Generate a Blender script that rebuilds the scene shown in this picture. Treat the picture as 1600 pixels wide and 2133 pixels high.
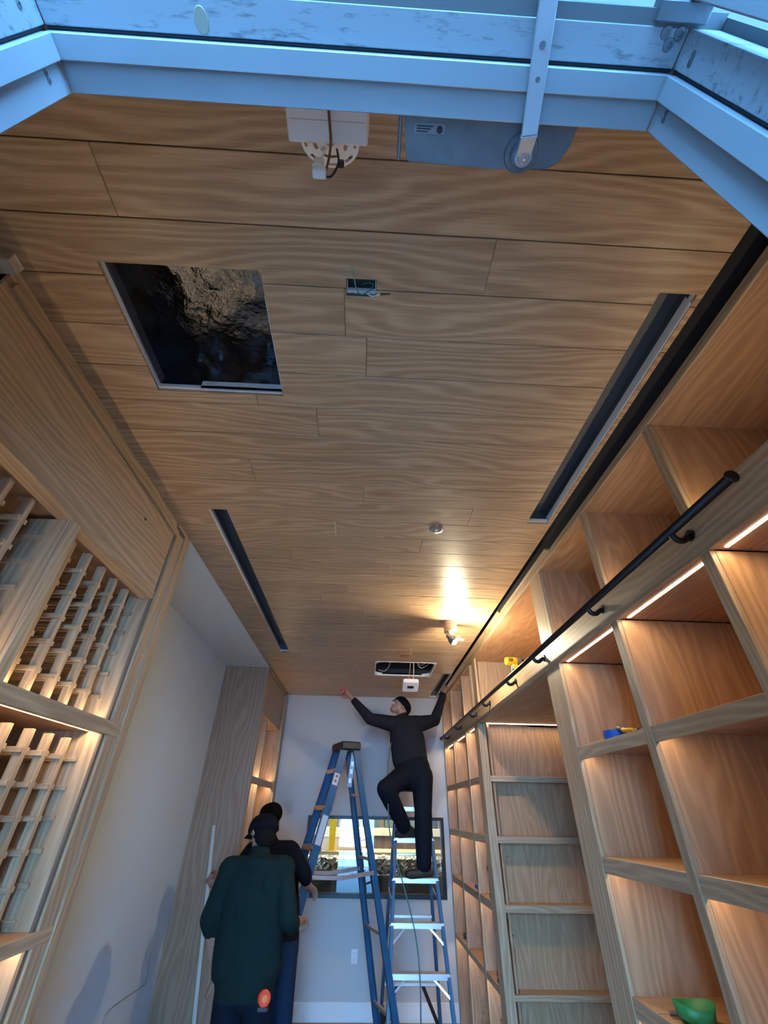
import bpy, bmesh, math, random
from mathutils import Vector, Matrix
random.seed(7)
for o in list(bpy.data.objects): bpy.data.objects.remove(o)
SC = bpy.context.scene
COL = SC.collection

# ------------------------------------------------------------------ camera
CAMZ = 1.81
FPX = 886.04
def rot_world_to_cam(pitch, yaw, roll):
    B = Matrix(((1, 0, 0), (0, 0, 1), (0, -1, 0)))
    return Matrix.Rotation(roll, 3, 'Z') @ Matrix.Rotation(pitch, 3, 'X') @ B @ Matrix.Rotation(yaw, 3, 'Z')
RWC = rot_world_to_cam(-0.61479, 0.03501, -0.01946)
cam_d = bpy.data.cameras.new('camera')
cam = bpy.data.objects.new('camera', cam_d); COL.objects.link(cam)
cam_d.sensor_fit = 'HORIZONTAL'; cam_d.sensor_width = 36.0
cam_d.lens = FPX * 36.0 / 1600.0
cam_d.clip_start = 0.01; cam_d.clip_end = 200
cam.matrix_world = Matrix.Translation((0, 0, CAMZ)) @ RWC.transposed().to_4x4()
SC.camera = cam

# ------------------------------------------------------------------ world, exposure
W = bpy.data.worlds.new('world'); SC.world = W; W.use_nodes = True
bg = W.node_tree.nodes['Background']
bg.inputs['Color'].default_value = (0.18, 0.50, 1.0, 1)
bg.inputs['Strength'].default_value = 46.0
SC.view_settings.view_transform = 'Standard'
SC.view_settings.look = 'None'
SC.view_settings.gamma = 1.0
SC.view_settings.use_curve_mapping = False
SC.view_settings.exposure = 0.22
SC.cycles.use_denoising = True
SC.cycles.max_bounces = 5
SC.cycles.diffuse_bounces = 3
SC.cycles.glossy_bounces = 3
SC.cycles.use_adaptive_sampling = True
SC.cycles.adaptive_threshold = 0.15
SC.cycles.adaptive_min_samples = 16
SC.cycles.caustics_reflective = False
SC.cycles.caustics_refractive = False
SC.cycles.sample_clamp_indirect = 6.0
LED_COL = (1.0, 0.74, 0.42)
LED_W = 2.4          # watts per metre of strip
BULB_W = 45.0
ROOM2_W = 70.0

# ------------------------------------------------------------------ main dimensions (metres)
CE = 3.21                      # wood ceiling underside
XL, XR, XW = -1.155, 1.147, -1.664
YB, YP = 6.76, 5.29
XBK = 1.70                     # back of right-hand bookcases

# ------------------------------------------------------------------ pixel helpers used while measuring
def ray(u, v):
    c = Vector(((u - 800) / FPX, -(v - 1066.5) / FPX, -1.0))
    return RWC.transposed() @ c
def at_y(u, v, Y):
    d = ray(u, v); return Vector((0, 0, CAMZ)) + d * (Y / d.y)
def at_z(u, v, Z):
    d = ray(u, v); return Vector((0, 0, CAMZ)) + d * ((Z - CAMZ) / d.z)
def at_x(u, v, X):
    d = ray(u, v); return Vector((0, 0, CAMZ)) + d * (X / d.x)

# ------------------------------------------------------------------ materials
MATS = {}
def principled(name, col, rough=0.6, metal=0.0, spec=0.5, emit=None, es=0.0, bump=0.0, bscale=60, var=0.0, coat=0.0):
    if name in MATS: return MATS[name]
    m = bpy.data.materials.new(name); m.use_nodes = True
    nt = m.node_tree; b = nt.nodes['Principled BSDF']
    b.inputs['Base Color'].default_value = (*col, 1)
    b.inputs['Roughness'].default_value = rough
    b.inputs['Metallic'].default_value = metal
    b.inputs['Specular IOR Level'].default_value = spec
    if coat: b.inputs['Coat Weight'].default_value = coat
    if emit:
        b.inputs['Emission Color'].default_value = (*emit, 1); b.inputs['Emission Strength'].default_value = es
    if bump or var:
        tc = nt.nodes.new('ShaderNodeTexCoord'); n = nt.nodes.new('ShaderNodeTexNoise')
        n.inputs['Scale'].default_value = bscale; n.inputs['Detail'].default_value = 5
        nt.links.new(tc.outputs['Object'], n.inputs['Vector'])
        if bump:
            bp = nt.nodes.new('ShaderNodeBump'); bp.inputs['Strength'].default_value = bump; bp.inputs['Distance'].default_value = 0.01
            nt.links.new(n.outputs['Fac'], bp.inputs['Height']); nt.links.new(bp.outputs['Normal'], b.inputs['Normal'])
        if var:
            r = nt.nodes.new('ShaderNodeValToRGB')
            r.color_ramp.elements[0].position = 0.3; r.color_ramp.elements[1].position = 0.7
            r.color_ramp.elements[0].color = (*[c * (1 - var) for c in col], 1)
            r.color_ramp.elements[1].color = (*[min(1, c * (1 + var)) for c in col], 1)
            nt.links.new(n.outputs['Fac'], r.inputs['Fac']); nt.links.new(r.outputs['Color'], b.inputs['Base Color'])
    MATS[name] = m
    return m

def wood(name, axis, dark, light, rough=0.45, rings=26.0, wander=5.0, fine=0.35, ringw=0.45):
    """oak: growth rings bent by slow noise, plus fine pores stretched along the grain"""
    if name in MATS: return MATS[name]
    m = bpy.data.materials.new(name); m.use_nodes = True
    nt = m.node_tree; N = nt.nodes.new; L = nt.links.new
    b = nt.nodes['Principled BSDF']
    tc = N('ShaderNodeTexCoord'); oi = N('ShaderNodeObjectInfo')
    sep = N('ShaderNodeSeparateXYZ'); L(tc.outputs['Object'], sep.inputs[0])
    order = {'x': 'XYZ', 'y': 'YXZ', 'z': 'ZXY'}[axis]
    rnd = N('ShaderNodeMath'); rnd.operation = 'MULTIPLY'; rnd.inputs[1].default_value = 37.0
    L(oi.outputs['Random'], rnd.inputs[0])
    comb = N('ShaderNodeCombineXYZ')
    for i, a in enumerate(order):
        ad = N('ShaderNodeMath'); ad.operation = 'ADD'; L(sep.outputs[a], ad.inputs[0]); L(rnd.outputs[0], ad.inputs[1])
        L(ad.outputs[0], comb.inputs[i])
    def noise(sx, sy, sz, detail, rgh=0.5):
        mp = N('ShaderNodeMapping'); mp.inputs['Scale'].default_value = (sx, sy, sz)
        L(comb.outputs[0], mp.inputs['Vector'])
        n = N('ShaderNodeTexNoise'); n.inputs['Scale'].default_value = 1.0; n.inputs['Detail'].default_value = detail
        n.inputs['Roughness'].default_value = rgh
        L(mp.outputs[0], n.inputs['Vector']); return n
    n1 = noise(1.1, 6.0, 6.0, 1.6)
    n2 = noise(7.0, 200.0, 200.0, 3.0, 0.65)
    n3 = noise(2.4, 50.0, 50.0, 4.0, 0.6)
    s2 = N('ShaderNodeSeparateXYZ'); L(comb.outputs[0], s2.inputs[0])
    a1 = N('ShaderNodeMath'); a1.operation = 'ADD'; L(s2.outputs['Y'], a1.inputs[0]); L(s2.outputs['Z'], a1.inputs[1])
    m1 = N('ShaderNodeMath'); m1.operation = 'MULTIPLY'; L(a1.outputs[0], m1.inputs[0]); m1.inputs[1].default_value = rings
    m2 = N('ShaderNodeMath'); m2.operation = 'MULTIPLY_ADD'; L(n1.outputs['Fac'], m2.inputs[0]); m2.inputs[1].default_value = wander * 6.283; L(m1.outputs[0], m2.inputs[2])
    si = N('ShaderNodeMath'); si.operation = 'SINE'; L(m2.outputs[0], si.inputs[0])
    sh = N('ShaderNodeMath'); sh.operation = 'MULTIPLY_ADD'; L(si.outputs[0], sh.inputs[0]); sh.inputs[1].default_value = 0.5; sh.inputs[2].default_value = 0.5
    pw = N('ShaderNodeMath'); pw.operation = 'POWER'; L(sh.outputs[0], pw.inputs[0]); pw.inputs[1].default_value = 1.6
    x1 = N('ShaderNodeMix'); x1.inputs['Factor'].default_value = ringw
    L(n3.outputs['Fac'], x1.inputs['A']); L(pw.outputs[0], x1.inputs['B'])
    x2 = N('ShaderNodeMix'); x2.inputs['Factor'].default_value = fine
    L(x1.outputs['Result'], x2.inputs['A']); L(n2.outputs['Fac'], x2.inputs['B'])
    r = N('ShaderNodeValToRGB'); L(x2.outputs['Result'], r.inputs['Fac'])
    r.color_ramp.elements[0].position = 0.30; r.color_ramp.elements[0].color = (*dark, 1)
    r.color_ramp.elements[1].position = 0.64; r.color_ramp.elements[1].color = (*light, 1)
    hs = N('ShaderNodeHueSaturation')
    vv = N('ShaderNodeMath'); vv.operation = 'MULTIPLY_ADD'; L(oi.outputs['Random'], vv.inputs[0]); vv.inputs[1].default_value = 0.16; vv.inputs[2].default_value = 0.92
    L(vv.outputs[0], hs.inputs['Value']); L(r.outputs['Color'], hs.inputs['Color']); L(hs.outputs['Color'], b.inputs['Base Color'])
    b.inputs['Roughness'].default_value = rough
    b.inputs['Specular IOR Level'].default_value = 0.45
    MATS[name] = m
    return m

CD, CL = (0.36, 0.218, 0.112), (0.59, 0.395, 0.225)      # ceiling oak
KD, KL = (0.33, 0.215, 0.122), (0.51, 0.365, 0.225)       # cabinet oak
PD, PL = (0.36, 0.195, 0.10), (0.53, 0.31, 0.165)        # veneered inside panels
ceil_m = wood('ceiling_oak', 'x', CD, CL, rough=0.36, rings=170, wander=9.0, fine=0.40, ringw=0.34)
oak = {a: wood('oak_' + a, a, KD, KL, rings=220, wander=6.5, fine=0.40, ringw=0.32) for a in 'xyz'}
ply = {a: wood('oak_veneer_' + a, a, PD, PL, rings=80, wander=9.0, fine=0.38, ringw=0.30) for a in 'xyz'}
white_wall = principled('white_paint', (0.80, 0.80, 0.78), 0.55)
white_trim = principled('white_trim_paint', (0.82, 0.82, 0.80), 0.4)
drywall_m = principled('drywall_edge', (0.74, 0.74, 0.72), 0.85, bump=0.2, bscale=120)
dark_cav = principled('dark_cavity', (0.012, 0.013, 0.016), 0.8)
black_metal = principled('black_metal', (0.008, 0.008, 0.010), 0.38, metal=0.3)
slot_metal = principled('dark_slot_metal', (0.10, 0.11, 0.12), 0.45, metal=0.2, bump=0.1, bscale=25)
foil_m = principled('black_foil', (0.16, 0.165, 0.17), 0.14, metal=0.95, bump=0.6, bscale=40)
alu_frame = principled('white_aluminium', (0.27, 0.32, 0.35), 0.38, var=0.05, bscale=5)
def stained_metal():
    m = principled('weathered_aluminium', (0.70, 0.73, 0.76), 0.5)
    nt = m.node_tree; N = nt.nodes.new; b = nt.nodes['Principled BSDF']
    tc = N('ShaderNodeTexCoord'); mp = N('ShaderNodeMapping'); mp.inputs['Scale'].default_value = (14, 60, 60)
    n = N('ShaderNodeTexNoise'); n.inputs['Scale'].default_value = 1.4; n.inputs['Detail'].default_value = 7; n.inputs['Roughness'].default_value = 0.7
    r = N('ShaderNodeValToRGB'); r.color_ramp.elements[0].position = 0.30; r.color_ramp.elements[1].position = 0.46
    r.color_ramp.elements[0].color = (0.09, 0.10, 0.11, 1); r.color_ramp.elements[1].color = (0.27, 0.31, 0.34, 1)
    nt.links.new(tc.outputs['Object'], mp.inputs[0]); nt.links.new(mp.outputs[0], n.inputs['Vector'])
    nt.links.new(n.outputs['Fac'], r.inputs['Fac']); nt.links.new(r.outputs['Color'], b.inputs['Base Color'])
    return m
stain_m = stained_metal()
gasket_m = principled('black_rubber', (0.015, 0.017, 0.022), 0.7)
closer_m = principled('closer_grey_metal', (0.16, 0.18, 0.20), 0.42, metal=0.5, var=0.14, bscale=22)
steel = principled('steel', (0.55, 0.56, 0.58), 0.3, metal=1.0)
alu_step = principled('step_aluminium', (0.72, 0.73, 0.75), 0.33, metal=0.85)
blue_fib = principled('blue_fibreglass', (0.012, 0.080, 0.165), 0.42, var=0.12, bscale=9)
plastic_blk = principled('black_plastic', (0.012, 0.012, 0.013), 0.5)
white_plast = principled('white_plastic', (0.82, 0.82, 0.82), 0.4)
yellow_m = principled('yellow_plastic', (0.75, 0.42, 0.01), 0.4)
red_m = principled('red_plastic', (0.42, 0.015, 0.012), 0.4)
green_m = principled('green_plastic', (0.02, 0.22, 0.06), 0.45)
blue_tape = principled('blue_tape', (0.01, 0.09, 0.42), 0.55)
led_m = principled('led_strip', (1, 1, 1), 0.5, emit=(1.0, 0.86, 0.66), es=9.0)
lens_m = principled('bulb_lens', (1, 1, 1), 0.5, emit=(1.0, 0.95, 0.85), es=60.0)

# ------------------------------------------------------------------ mesh helpers
def box(bm, x0, x1, y0, y1, z0, z1, bev=0.0):
    vs = [bm.verts.new((x, y, z)) for x in (x0, x1) for y in (y0, y1) for z in (z0, z1)]
    fs = [bm.faces.new([vs[i] for i in q]) for q in ((0, 1, 3, 2), (4, 6, 7, 5), (0, 4, 5, 1), (2, 3, 7, 6), (0, 2, 6, 4), (1, 5, 7, 3))]
    if bev:
        es = list({e for f in fs for e in f.edges})
        bmesh.ops.bevel(bm, geom=es, offset=bev, segments=1, affect='EDGES', clamp_overlap=True)
def obox(bm, p0, p1, w, h, up=(0, 0, 1), bev=0.0):
    """box along p0-p1, w across (axis x up), h along up"""
    p0, p1 = Vector(p0), Vector(p1); a = (p1 - p0).normalized(); s = a.cross(Vector(up)).normalized(); u = s.cross(a).normalized()
    vs = [bm.verts.new(p + s * (i * w / 2) + u * (j * h / 2)) for p in (p0, p1) for i in (-1, 1) for j in (-1, 1)]
    fs = [bm.faces.new([vs[i] for i in q]) for q in ((0, 1, 3, 2), (4, 6, 7, 5), (0, 4, 5, 1), (2, 3, 7, 6), (0, 2, 6, 4), (1, 5, 7, 3))]
    if bev:
        es = list({e for f in fs for e in f.edges})
        bmesh.ops.bevel(bm, geom=es, offset=bev, segments=1, affect='EDGES', clamp_overlap=True)
def frame_of(a):
    a = Vector(a).normalized(); r = Vector((0, 0, 1)) if abs(a.z) < 0.9 else Vector((1, 0, 0))
    s = a.cross(r).normalized(); return a, s, s.cross(a).normalized()
def tube(bm, pts, r, n=8, cap=True):
    pts = [Vector(p) for p in pts]; rings = []
    rs = r if isinstance(r, (list, tuple)) else [r] * len(pts)
    s_prev = None
    for i, p in enumerate(pts):
        d = pts[min(i + 1, len(pts) - 1)] - pts[max(i - 1, 0)]
        a, s, u = frame_of(d)
        if s_prev is not None:
            s = (s_prev - a * s_prev.dot(a)).normalized(); u = s.cross(a).normalized()
        s_prev = s
        rings.append([bm.verts.new(p + (s * math.cos(2 * math.pi * k / n) + u * math.sin(2 * math.pi * k / n)) * rs[i]) for k in range(n)])
    for A, B in zip(rings, rings[1:]):
        for k in range(n): bm.faces.new((A[k], A[(k + 1) % n], B[(k + 1) % n], B[k]))
    if cap:
        bm.faces.new(rings[0][::-1]); bm.faces.new(rings[-1])
def spline(pts, k=6):
    pts = [Vector(p) for p in pts]; out = []
    P = [pts[0]] + pts + [pts[-1]]
    for i in range(1, len(P) - 2):
        for j in range(k):
            t = j / k; a, b, c, d = P[i - 1], P[i], P[i + 1], P[i + 2]
            out.append(0.5 * ((2 * b) + (c - a) * t + (2 * a - 5 * b + 4 * c - d) * t * t + (3 * b - a - 3 * c + d) * t ** 3))
    out.append(pts[-1]); return out
def prism(bm, poly, z0, z1):
    a = [bm.verts.new((x, y, z0)) for x, y in poly]; b = [bm.verts.new((x, y, z1)) for x, y in poly]; n = len(poly)
    bm.faces.new(a[::-1]); bm.faces.new(b)
    for i in range(n): bm.faces.new((a[i], a[(i + 1) % n], b[(i + 1) % n], b[i]))
def lathe(bm, prof, c=(0, 0, 0), axis=(0, 0, 1), n=20):
    a, s, u = frame_of(axis); c = Vector(c); rings = []
    for r, h in prof:
        rings.append([bm.verts.new(c + a * h + (s * math.cos(2 * math.pi * k / n) + u * math.sin(2 * math.pi * k / n)) * max(r, 1e-4)) for k in range(n)])
    for A, B in zip(rings, rings[1:]):
        for k in range(n): bm.faces.new((A[k], A[(k + 1) % n], B[(k + 1) % n], B[k]))
    bm.faces.new(rings[0][::-1]); bm.faces.new(rings[-1])

def world_loc(o):
    v = Vector((0, 0, 0))
    while o is not None: v = v + Vector(o.location); o = o.parent
    return v
def obj(name, bm, mat, parent=None, origin=None, smooth=False):
    """links a bmesh (world coordinates) as ONE object; children keep their parent's origin"""
    bmesh.ops.recalc_face_normals(bm, faces=bm.faces)
    off = world_loc(parent) if parent else Vector(origin or (0, 0, 0))
    bmesh.ops.translate(bm, verts=bm.verts, vec=-off)
    me = bpy.data.meshes.new(name); bm.to_mesh(me); bm.free()
    for m in (mat if isinstance(mat, (list, tuple)) else [mat]): me.materials.append(m)
    if smooth:
        for p in me.polygons: p.use_smooth = True
    o = bpy.data.objects.new(name, me); COL.objects.link(o)
    if parent: o.parent = parent
    else: o.location = off
    return o
def inst(name, me, loc, parent):
    o = bpy.data.objects.new(name, me); COL.objects.link(o); o.parent = parent
    o.location = Vector(loc) - world_loc(parent); return o
def thing(name, label, cat, loc=(0, 0, 0), group=None):
    o = bpy.data.objects.new(name, None); COL.objects.link(o); o.location = loc; o.empty_display_size = 0.1
    o['label'] = label; o['category'] = cat
    if group: o['group'] = group
    return o
def tag(o, label, cat, group=None):
    o['label'] = label; o['category'] = cat
    if group: o['group'] = group
    return o
def struct(o, label, cat):
    o['kind'] = 'structure'; o['label'] = label; o['category'] = cat; return o
def bxo(name, dims, mat, parent=None, bev=0.0, origin=None):
    bm = bmesh.new(); box(bm, *dims, bev=bev); return obj(name, bm, mat, parent, origin)
def area(name, loc, size, sizey, power, rot, col=LED_COL, parent=None):
    l = bpy.data.lights.new(name, 'AREA'); l.shape = 'RECTANGLE'; l.size = size; l.size_y = sizey; l.energy = power; l.color = col
    o = bpy.data.objects.new(name, l); COL.objects.link(o)
    if parent: o.parent = parent; o.location = Vector(loc) - world_loc(parent)
    else: o.location = loc
    o.rotation_euler = rot
    return o

# =================================================================== ROOM SHELL
def cut_rect(x0, x1, y0, y1, holes):
    """cells of a rectangle left after taking out the holes"""
    xs = sorted({x0, x1, *[min(max(h[i], x0), x1) for h in holes for i in (0, 1)]})
    ys = sorted({y0, y1, *[min(max(h[i], y0), y1) for h in holes for i in (2, 3)]})
    keep = {}
    for i in range(len(xs) - 1):
        for j in range(len(ys) - 1):
            cx, cy = (xs[i] + xs[i + 1]) / 2, (ys[j] + ys[j + 1]) / 2
            if xs[i + 1] - xs[i] > 1e-5 and ys[j + 1] - ys[j] > 1e-5 and not any(h[0] < cx < h[1] and h[2] < cy < h[3] for h in holes): keep[(i, j)] = 1
    return xs, ys, keep
def slab(bm, x0, x1, y0, y1, z0, z1, holes, ax='z', inset=0.0):
    xs, ys, keep = cut_rect(x0, x1, y0, y1, holes)
    V = {}
    def v(i, j, k):
        if (i, j, k) not in V:
            a, b, c = xs[i], ys[j], (z0, z1)[k]
            V[(i, j, k)] = bm.verts.new((a, b, c) if ax == 'z' else (a, c, b))
        return V[(i, j, k)]
    for (i, j) in keep:
        for k in (0, 1): bm.faces.new([v(i, j, k), v(i + 1, j, k), v(i + 1, j + 1, k), v(i, j + 1, k)])
        if (i - 1, j) not in keep: bm.faces.new([v(i, j, 0), v(i, j, 1), v(i, j + 1, 1), v(i, j + 1, 0)])
        if (i + 1, j) not in keep: bm.faces.new([v(i + 1, j, 0), v(i + 1, j, 1), v(i + 1, j + 1, 1), v(i + 1, j + 1, 0)])
        if (i, j - 1) not in keep: bm.faces.new([v(i, j, 0), v(i, j, 1), v(i + 1, j, 1), v(i + 1, j, 0)])
        if (i, j + 1) not in keep: bm.faces.new([v(i, j + 1, 0), v(i, j + 1, 1), v(i + 1, j + 1, 1), v(i + 1, j + 1, 0)])
    return keep

HOLES = dict(hatch=(-0.895, -0.385, 0.681, 1.181), ebox=(-0.113, -0.014, 0.690, 0.745), slot_r=(0.912, 1.038, 0.681, 2.043),
             slot_l=(-0.935, -0.830, 2.021, 4.70), slot_f=(0.953, 1.070, 5.373, 6.715), cassette=(0.112, 0.806, 4.928, 5.522))
HL = list(HOLES.values())
LAMP = (0.735, 3.637, 0.058)

floor_m = principled('floor_paper', (0.30, 0.24, 0.20), 0.7, var=0.12, bscale=6)
struct(bxo('floor', (-1.9, 2.6, 0.0, 6.9, -0.1, 0.0), floor_m), 'brown wooden floor of the narrow shop', 'floor')
pave = principled('pavement', (0.17, 0.17, 0.175), 0.9, bump=0.2, bscale=40)
struct(bxo('pavement', (-9, 9, -9, 0.0, -0.12, -0.02), pave), 'grey pavement outside the open front door', 'pavement')

# ceiling board (plaster) with the service holes, oak planks fixed under it
bm = bmesh.new()
slab(bm, XL - 0.02, 1.06, 0.19, YB, CE + 0.014, CE + 0.030, [(a + 0.004, b - 0.004, c + 0.004, d - 0.012) for a, b, c, d in HL])
slab(bm, XW, XL - 0.0205, 0.19, 0.74, CE + 0.014, CE + 0.030, [])
ceil = struct(obj('ceiling', bm, drywall_m), 'oak plank ceiling with open service holes', 'ceiling')
bm = bmesh.new(); slab(bm, XW - 0.2, XL - 0.0002, 2.33, 5.40, CE, CE + 0.0138, [])
struct(obj('ceiling_plaster', bm, white_wall), 'white plaster strip of ceiling above the left recess', 'ceiling')
struct(bxo('ceiling_slab', (-2.0, 2.6, 0.0, 6.9, 3.62, 3.75), dark_cav), 'dark roof deck above the open ceiling holes', 'ceiling')
P0, PITCH = 0.380, 0.1711
JOINTS = {-1: [0.306], 1: [0.34], 3: [-0.044], 5: [-0.255], 7: [-0.61], 8: [-0.05], 10: [-0.215], 11: [0.324], 15: [-0.159], 17: [0.338]}
rowi = -1
while True:
    y0 = P0 + PITCH * rowi; y1 = y0 + PITCH
    if y0 > YB - 0.02: break
    y1 = min(y1, YB - 0.002); ya = max(y0, 0.195)
    js = JOINTS.get(rowi)
    if js is None: js = [random.uniform(-0.9, 0.9)] if random.random() < 0.8 else []
    xs = [(XW if y1 < 0.72 else XL - 0.02 if y1 < 2.30 else XL) + 0.001] + sorted(js) + [1.06]
    for xa, xb in zip(xs, xs[1:]):
        bm = bmesh.new()
        g = 0.0013
        dz = random.uniform(-0.0006, 0.0006)
        hs = [h for h in HL if h[0] < xb and h[1] > xa and h[2] < y1 and h[3] > ya]
        k = slab(bm, xa + g * 0.5, xb - g * 0.5, ya + g, y1 - g, CE + dz, CE + 0.013, hs)
        if not k: bm.free(); continue
        # soft arris on the show face
        es = [e for e in bm.edges if all(abs(v.co.z - CE - dz) < 1e-6 for v in e.verts) and len(e.link_faces) == 2 and
              any(abs(f.calc_center_median().z - CE - dz) > 1e-4 for f in e.link_faces)]
        bmesh.ops.bevel(bm, geom=es, offset=0.0016, segments=1, affect='EDGES', clamp_overlap=True)
        pl = obj('plank', bm, ceil_m, ceil)
        cx, cy, cr = LAMP
        if xa < cx + cr and xb > cx - cr and y0 < cy + cr and y1 > cy - cr:
            cb = bmesh.new(); bmesh.ops.create_cone(cb, cap_ends=True, segments=28, radius1=cr, radius2=cr, depth=0.2, matrix=Matrix.Translation((cx, cy, CE)))
            cut = obj('cut', cb, ceil_m)
            md = pl.modifiers.new('b', 'BOOLEAN'); md.object = cut; md.operation = 'DIFFERENCE'; md.solver = 'EXACT'
            dg = bpy.context.evaluated_depsgraph_get(); me = bpy.data.meshes.new_from_object(pl.evaluated_get(dg))
            pl.modifiers.clear(); pl.data = me; bpy.data.objects.remove(cut)
    rowi += 1

# walls
daylit_wall = principled('white_paint_daylight_tint', (0.66, 0.745, 0.78), 0.55)  # white wall with the blue door daylight mixed into its colour
struct(bxo('wall_left', (XW - 0.14, XW, 0.0, YB + 0.1, 0, 3.62), daylit_wall), 'white plastered wall in the recess between the wine racks', 'wall')
struct(bxo('wall_right', (2.42, 2.55, 0.0, YB + 0.1, 0, 3.62), white_wall), 'white wall behind the right hand bookcases', 'wall')
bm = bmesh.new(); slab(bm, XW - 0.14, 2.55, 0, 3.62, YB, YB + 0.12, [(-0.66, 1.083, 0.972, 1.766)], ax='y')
wb = struct(obj('wall_back', bm, principled('white_paint_shaded', (0.54, 0.535, 0.52), 0.55)), 'white end wall with a black framed window', 'wall')  # white wall, its colour greyed for the dim shade at this end
bm = bmesh.new(); slab(bm, XW - 0.14, 2.55, 0, 3.62, 0.079, 0.188, [(-0.545, 0.472, -0.5, 2.775)], ax='y')
struct(obj('wall_front', bm, white_wall), 'white front wall around the entrance door', 'wall')
struct(bxo('baseboard_back', (-1.0, XR, YB - 0.016, YB, 0, 0.147), white_trim, bev=0.003), 'white baseboard under the window wall', 'baseboard')

# window_1: black frame, pane
win = thing('window_1', 'black framed interior window in the white end wall', 'window', (0.2, YB, 0.97)); win['kind'] = 'structure'
wx0, wx1, wz0, wz1 = -0.66, 1.083, 0.972, 1.766
for nm, d in (('frame_rail', (wx0, wx1, YB - 0.012, YB + 0.11, wz1 - 0.034, wz1)), ('frame_rail', (wx0, wx1, YB - 0.012, YB + 0.11, wz0, wz0 + 0.040)),
              ('frame_stile', (wx0, wx0 + 0.036, YB - 0.012, YB + 0.11, wz0 + 0.04, wz1 - 0.034)), ('frame_stile', (wx1 - 0.036, wx1, YB - 0.012, YB + 0.11, wz0 + 0.04, wz1 - 0.034))):
    bxo(nm, d, black_metal, win, bev=0.002)
gl = bpy.data.materials.new('window_glass'); gl.use_nodes = True
nt = gl.node_tree; b = nt.nodes['Principled BSDF']; b.inputs['Transmission Weight'].default_value = 1.0; b.inputs['Roughness'].default_value = 0.0; b.inputs['IOR'].default_value = 1.5
b.inputs['Base Color'].default_value = (0.97, 1.0, 0.99, 1)
bm = bmesh.new(); box(bm, wx0 + 0.03, wx1 - 0.03, YB + 0.05, YB + 0.056, wz0 + 0.035, wz1 - 0.03); obj('pane', bm, gl, win)

# outlet on the end wall
t = thing('wall_outlet', 'white double socket low on the end wall', 'outlet', (0.0, YB - 0.006, 0.43))
bxo('cover_plate', (-0.037, 0.037, YB - 0.007, YB, 0.43, 0.548), white_plast, t, bev=0.002)
for dz in (0.455, 0.508):
    bm = bmesh.new(); lathe(bm, [(0.017, 0), (0.016, 0.003)], (0.0, YB - 0.007, dz + 0.008), (0, -1, 0), 14); so = obj('socket', bm, white_plast, t)
    for dx in (-0.006, 0.006): bxo('slot', (dx - 0.0012, dx + 0.0012, YB - 0.0112, YB - 0.0098, dz + 0.004, dz + 0.014), plastic_blk, so)

# =================================================================== FRONT DOOR
ZH = CAMZ + 0.92
JX0, JX1 = -0.499, 0.426
YD = [0.191, 0.153, 0.124, 0.119, 0.078]     # inner edge, stop, gasket, outer part
dr = thing('door_1', 'white aluminium frame of the entrance door, seen from below', 'door frame', (0, 0.13, 0)); dr['kind'] = 'structure'
def frame_member(nm, kind):
    """header or jamb: flush inner part, slightly deeper stop, black gasket, weathered outer part"""
    def seg(y0, y1, step, mat, name, parent):
        if kind == 'header': d = (JX0 - step * 0, JX1 + step * 0, y0, y1, ZH - step, ZH + 0.045)
        elif kind == 'left': d = (JX0 - 0.045, JX0 + step, y0, y1, 0, ZH + (0.045 if False else -step))
        else: d = (JX1 - step, JX1 + 0.045, y0, y1, 0, ZH - step)
        return bxo(name, d, mat, parent, bev=0.0012)
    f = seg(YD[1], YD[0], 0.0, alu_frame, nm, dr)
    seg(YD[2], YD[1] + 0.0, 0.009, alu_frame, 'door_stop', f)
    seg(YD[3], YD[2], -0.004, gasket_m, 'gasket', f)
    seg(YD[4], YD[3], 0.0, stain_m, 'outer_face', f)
    return f
frame_member('header', 'header'); frame_member('jamb', 'left'); frame_member('jamb', 'right')
def screw(c, axis, r, parent, name='screw'):
    bm = bmesh.new(); lathe(bm, [(r, 0), (r * 0.95, 0.0015), (r * 0.45, 0.0018), (r * 0.4, 0.0004)], c, axis, 14)
    return obj(name, bm, closer_m, parent)
for zz, yy in ((ZH - 0.05, 0.168), (ZH - 0.05, 0.160)):
    screw((JX0, yy, zz), (1, 0, 0), 0.004, dr); screw((JX1, yy, zz + 0.01), (-1, 0, 0), 0.004, dr)
for yy in (0.098, 0.106): screw((JX1, yy, ZH - 0.045), (-1, 0, 0), 0.005, dr); screw((JX0, yy - 0.01, ZH - 0.045), (1, 0, 0), 0.005, dr)
for u, v in ((1388, 68), (1416, 70), (1392, 93)):
    p = at_z(u, v, ZH); screw(p, (0, 0, -1), 0.0075, dr)
p = at_z(420, 42, ZH)
bm = bmesh.new(); lathe(bm, [(0.0125, 0), (0.0115, 0.0012)], p, (0, 0, -1), 18)
for v in bm.verts: v.co.x = p.x + (v.co.x - p.x) * 0.8; v.co.y = p.y + (v.co.y - p.y) * 1.15
obj('filler_plug', bm, principled('yellowed_plug', (0.26, 0.26, 0.20), 0.7), dr)
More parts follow.
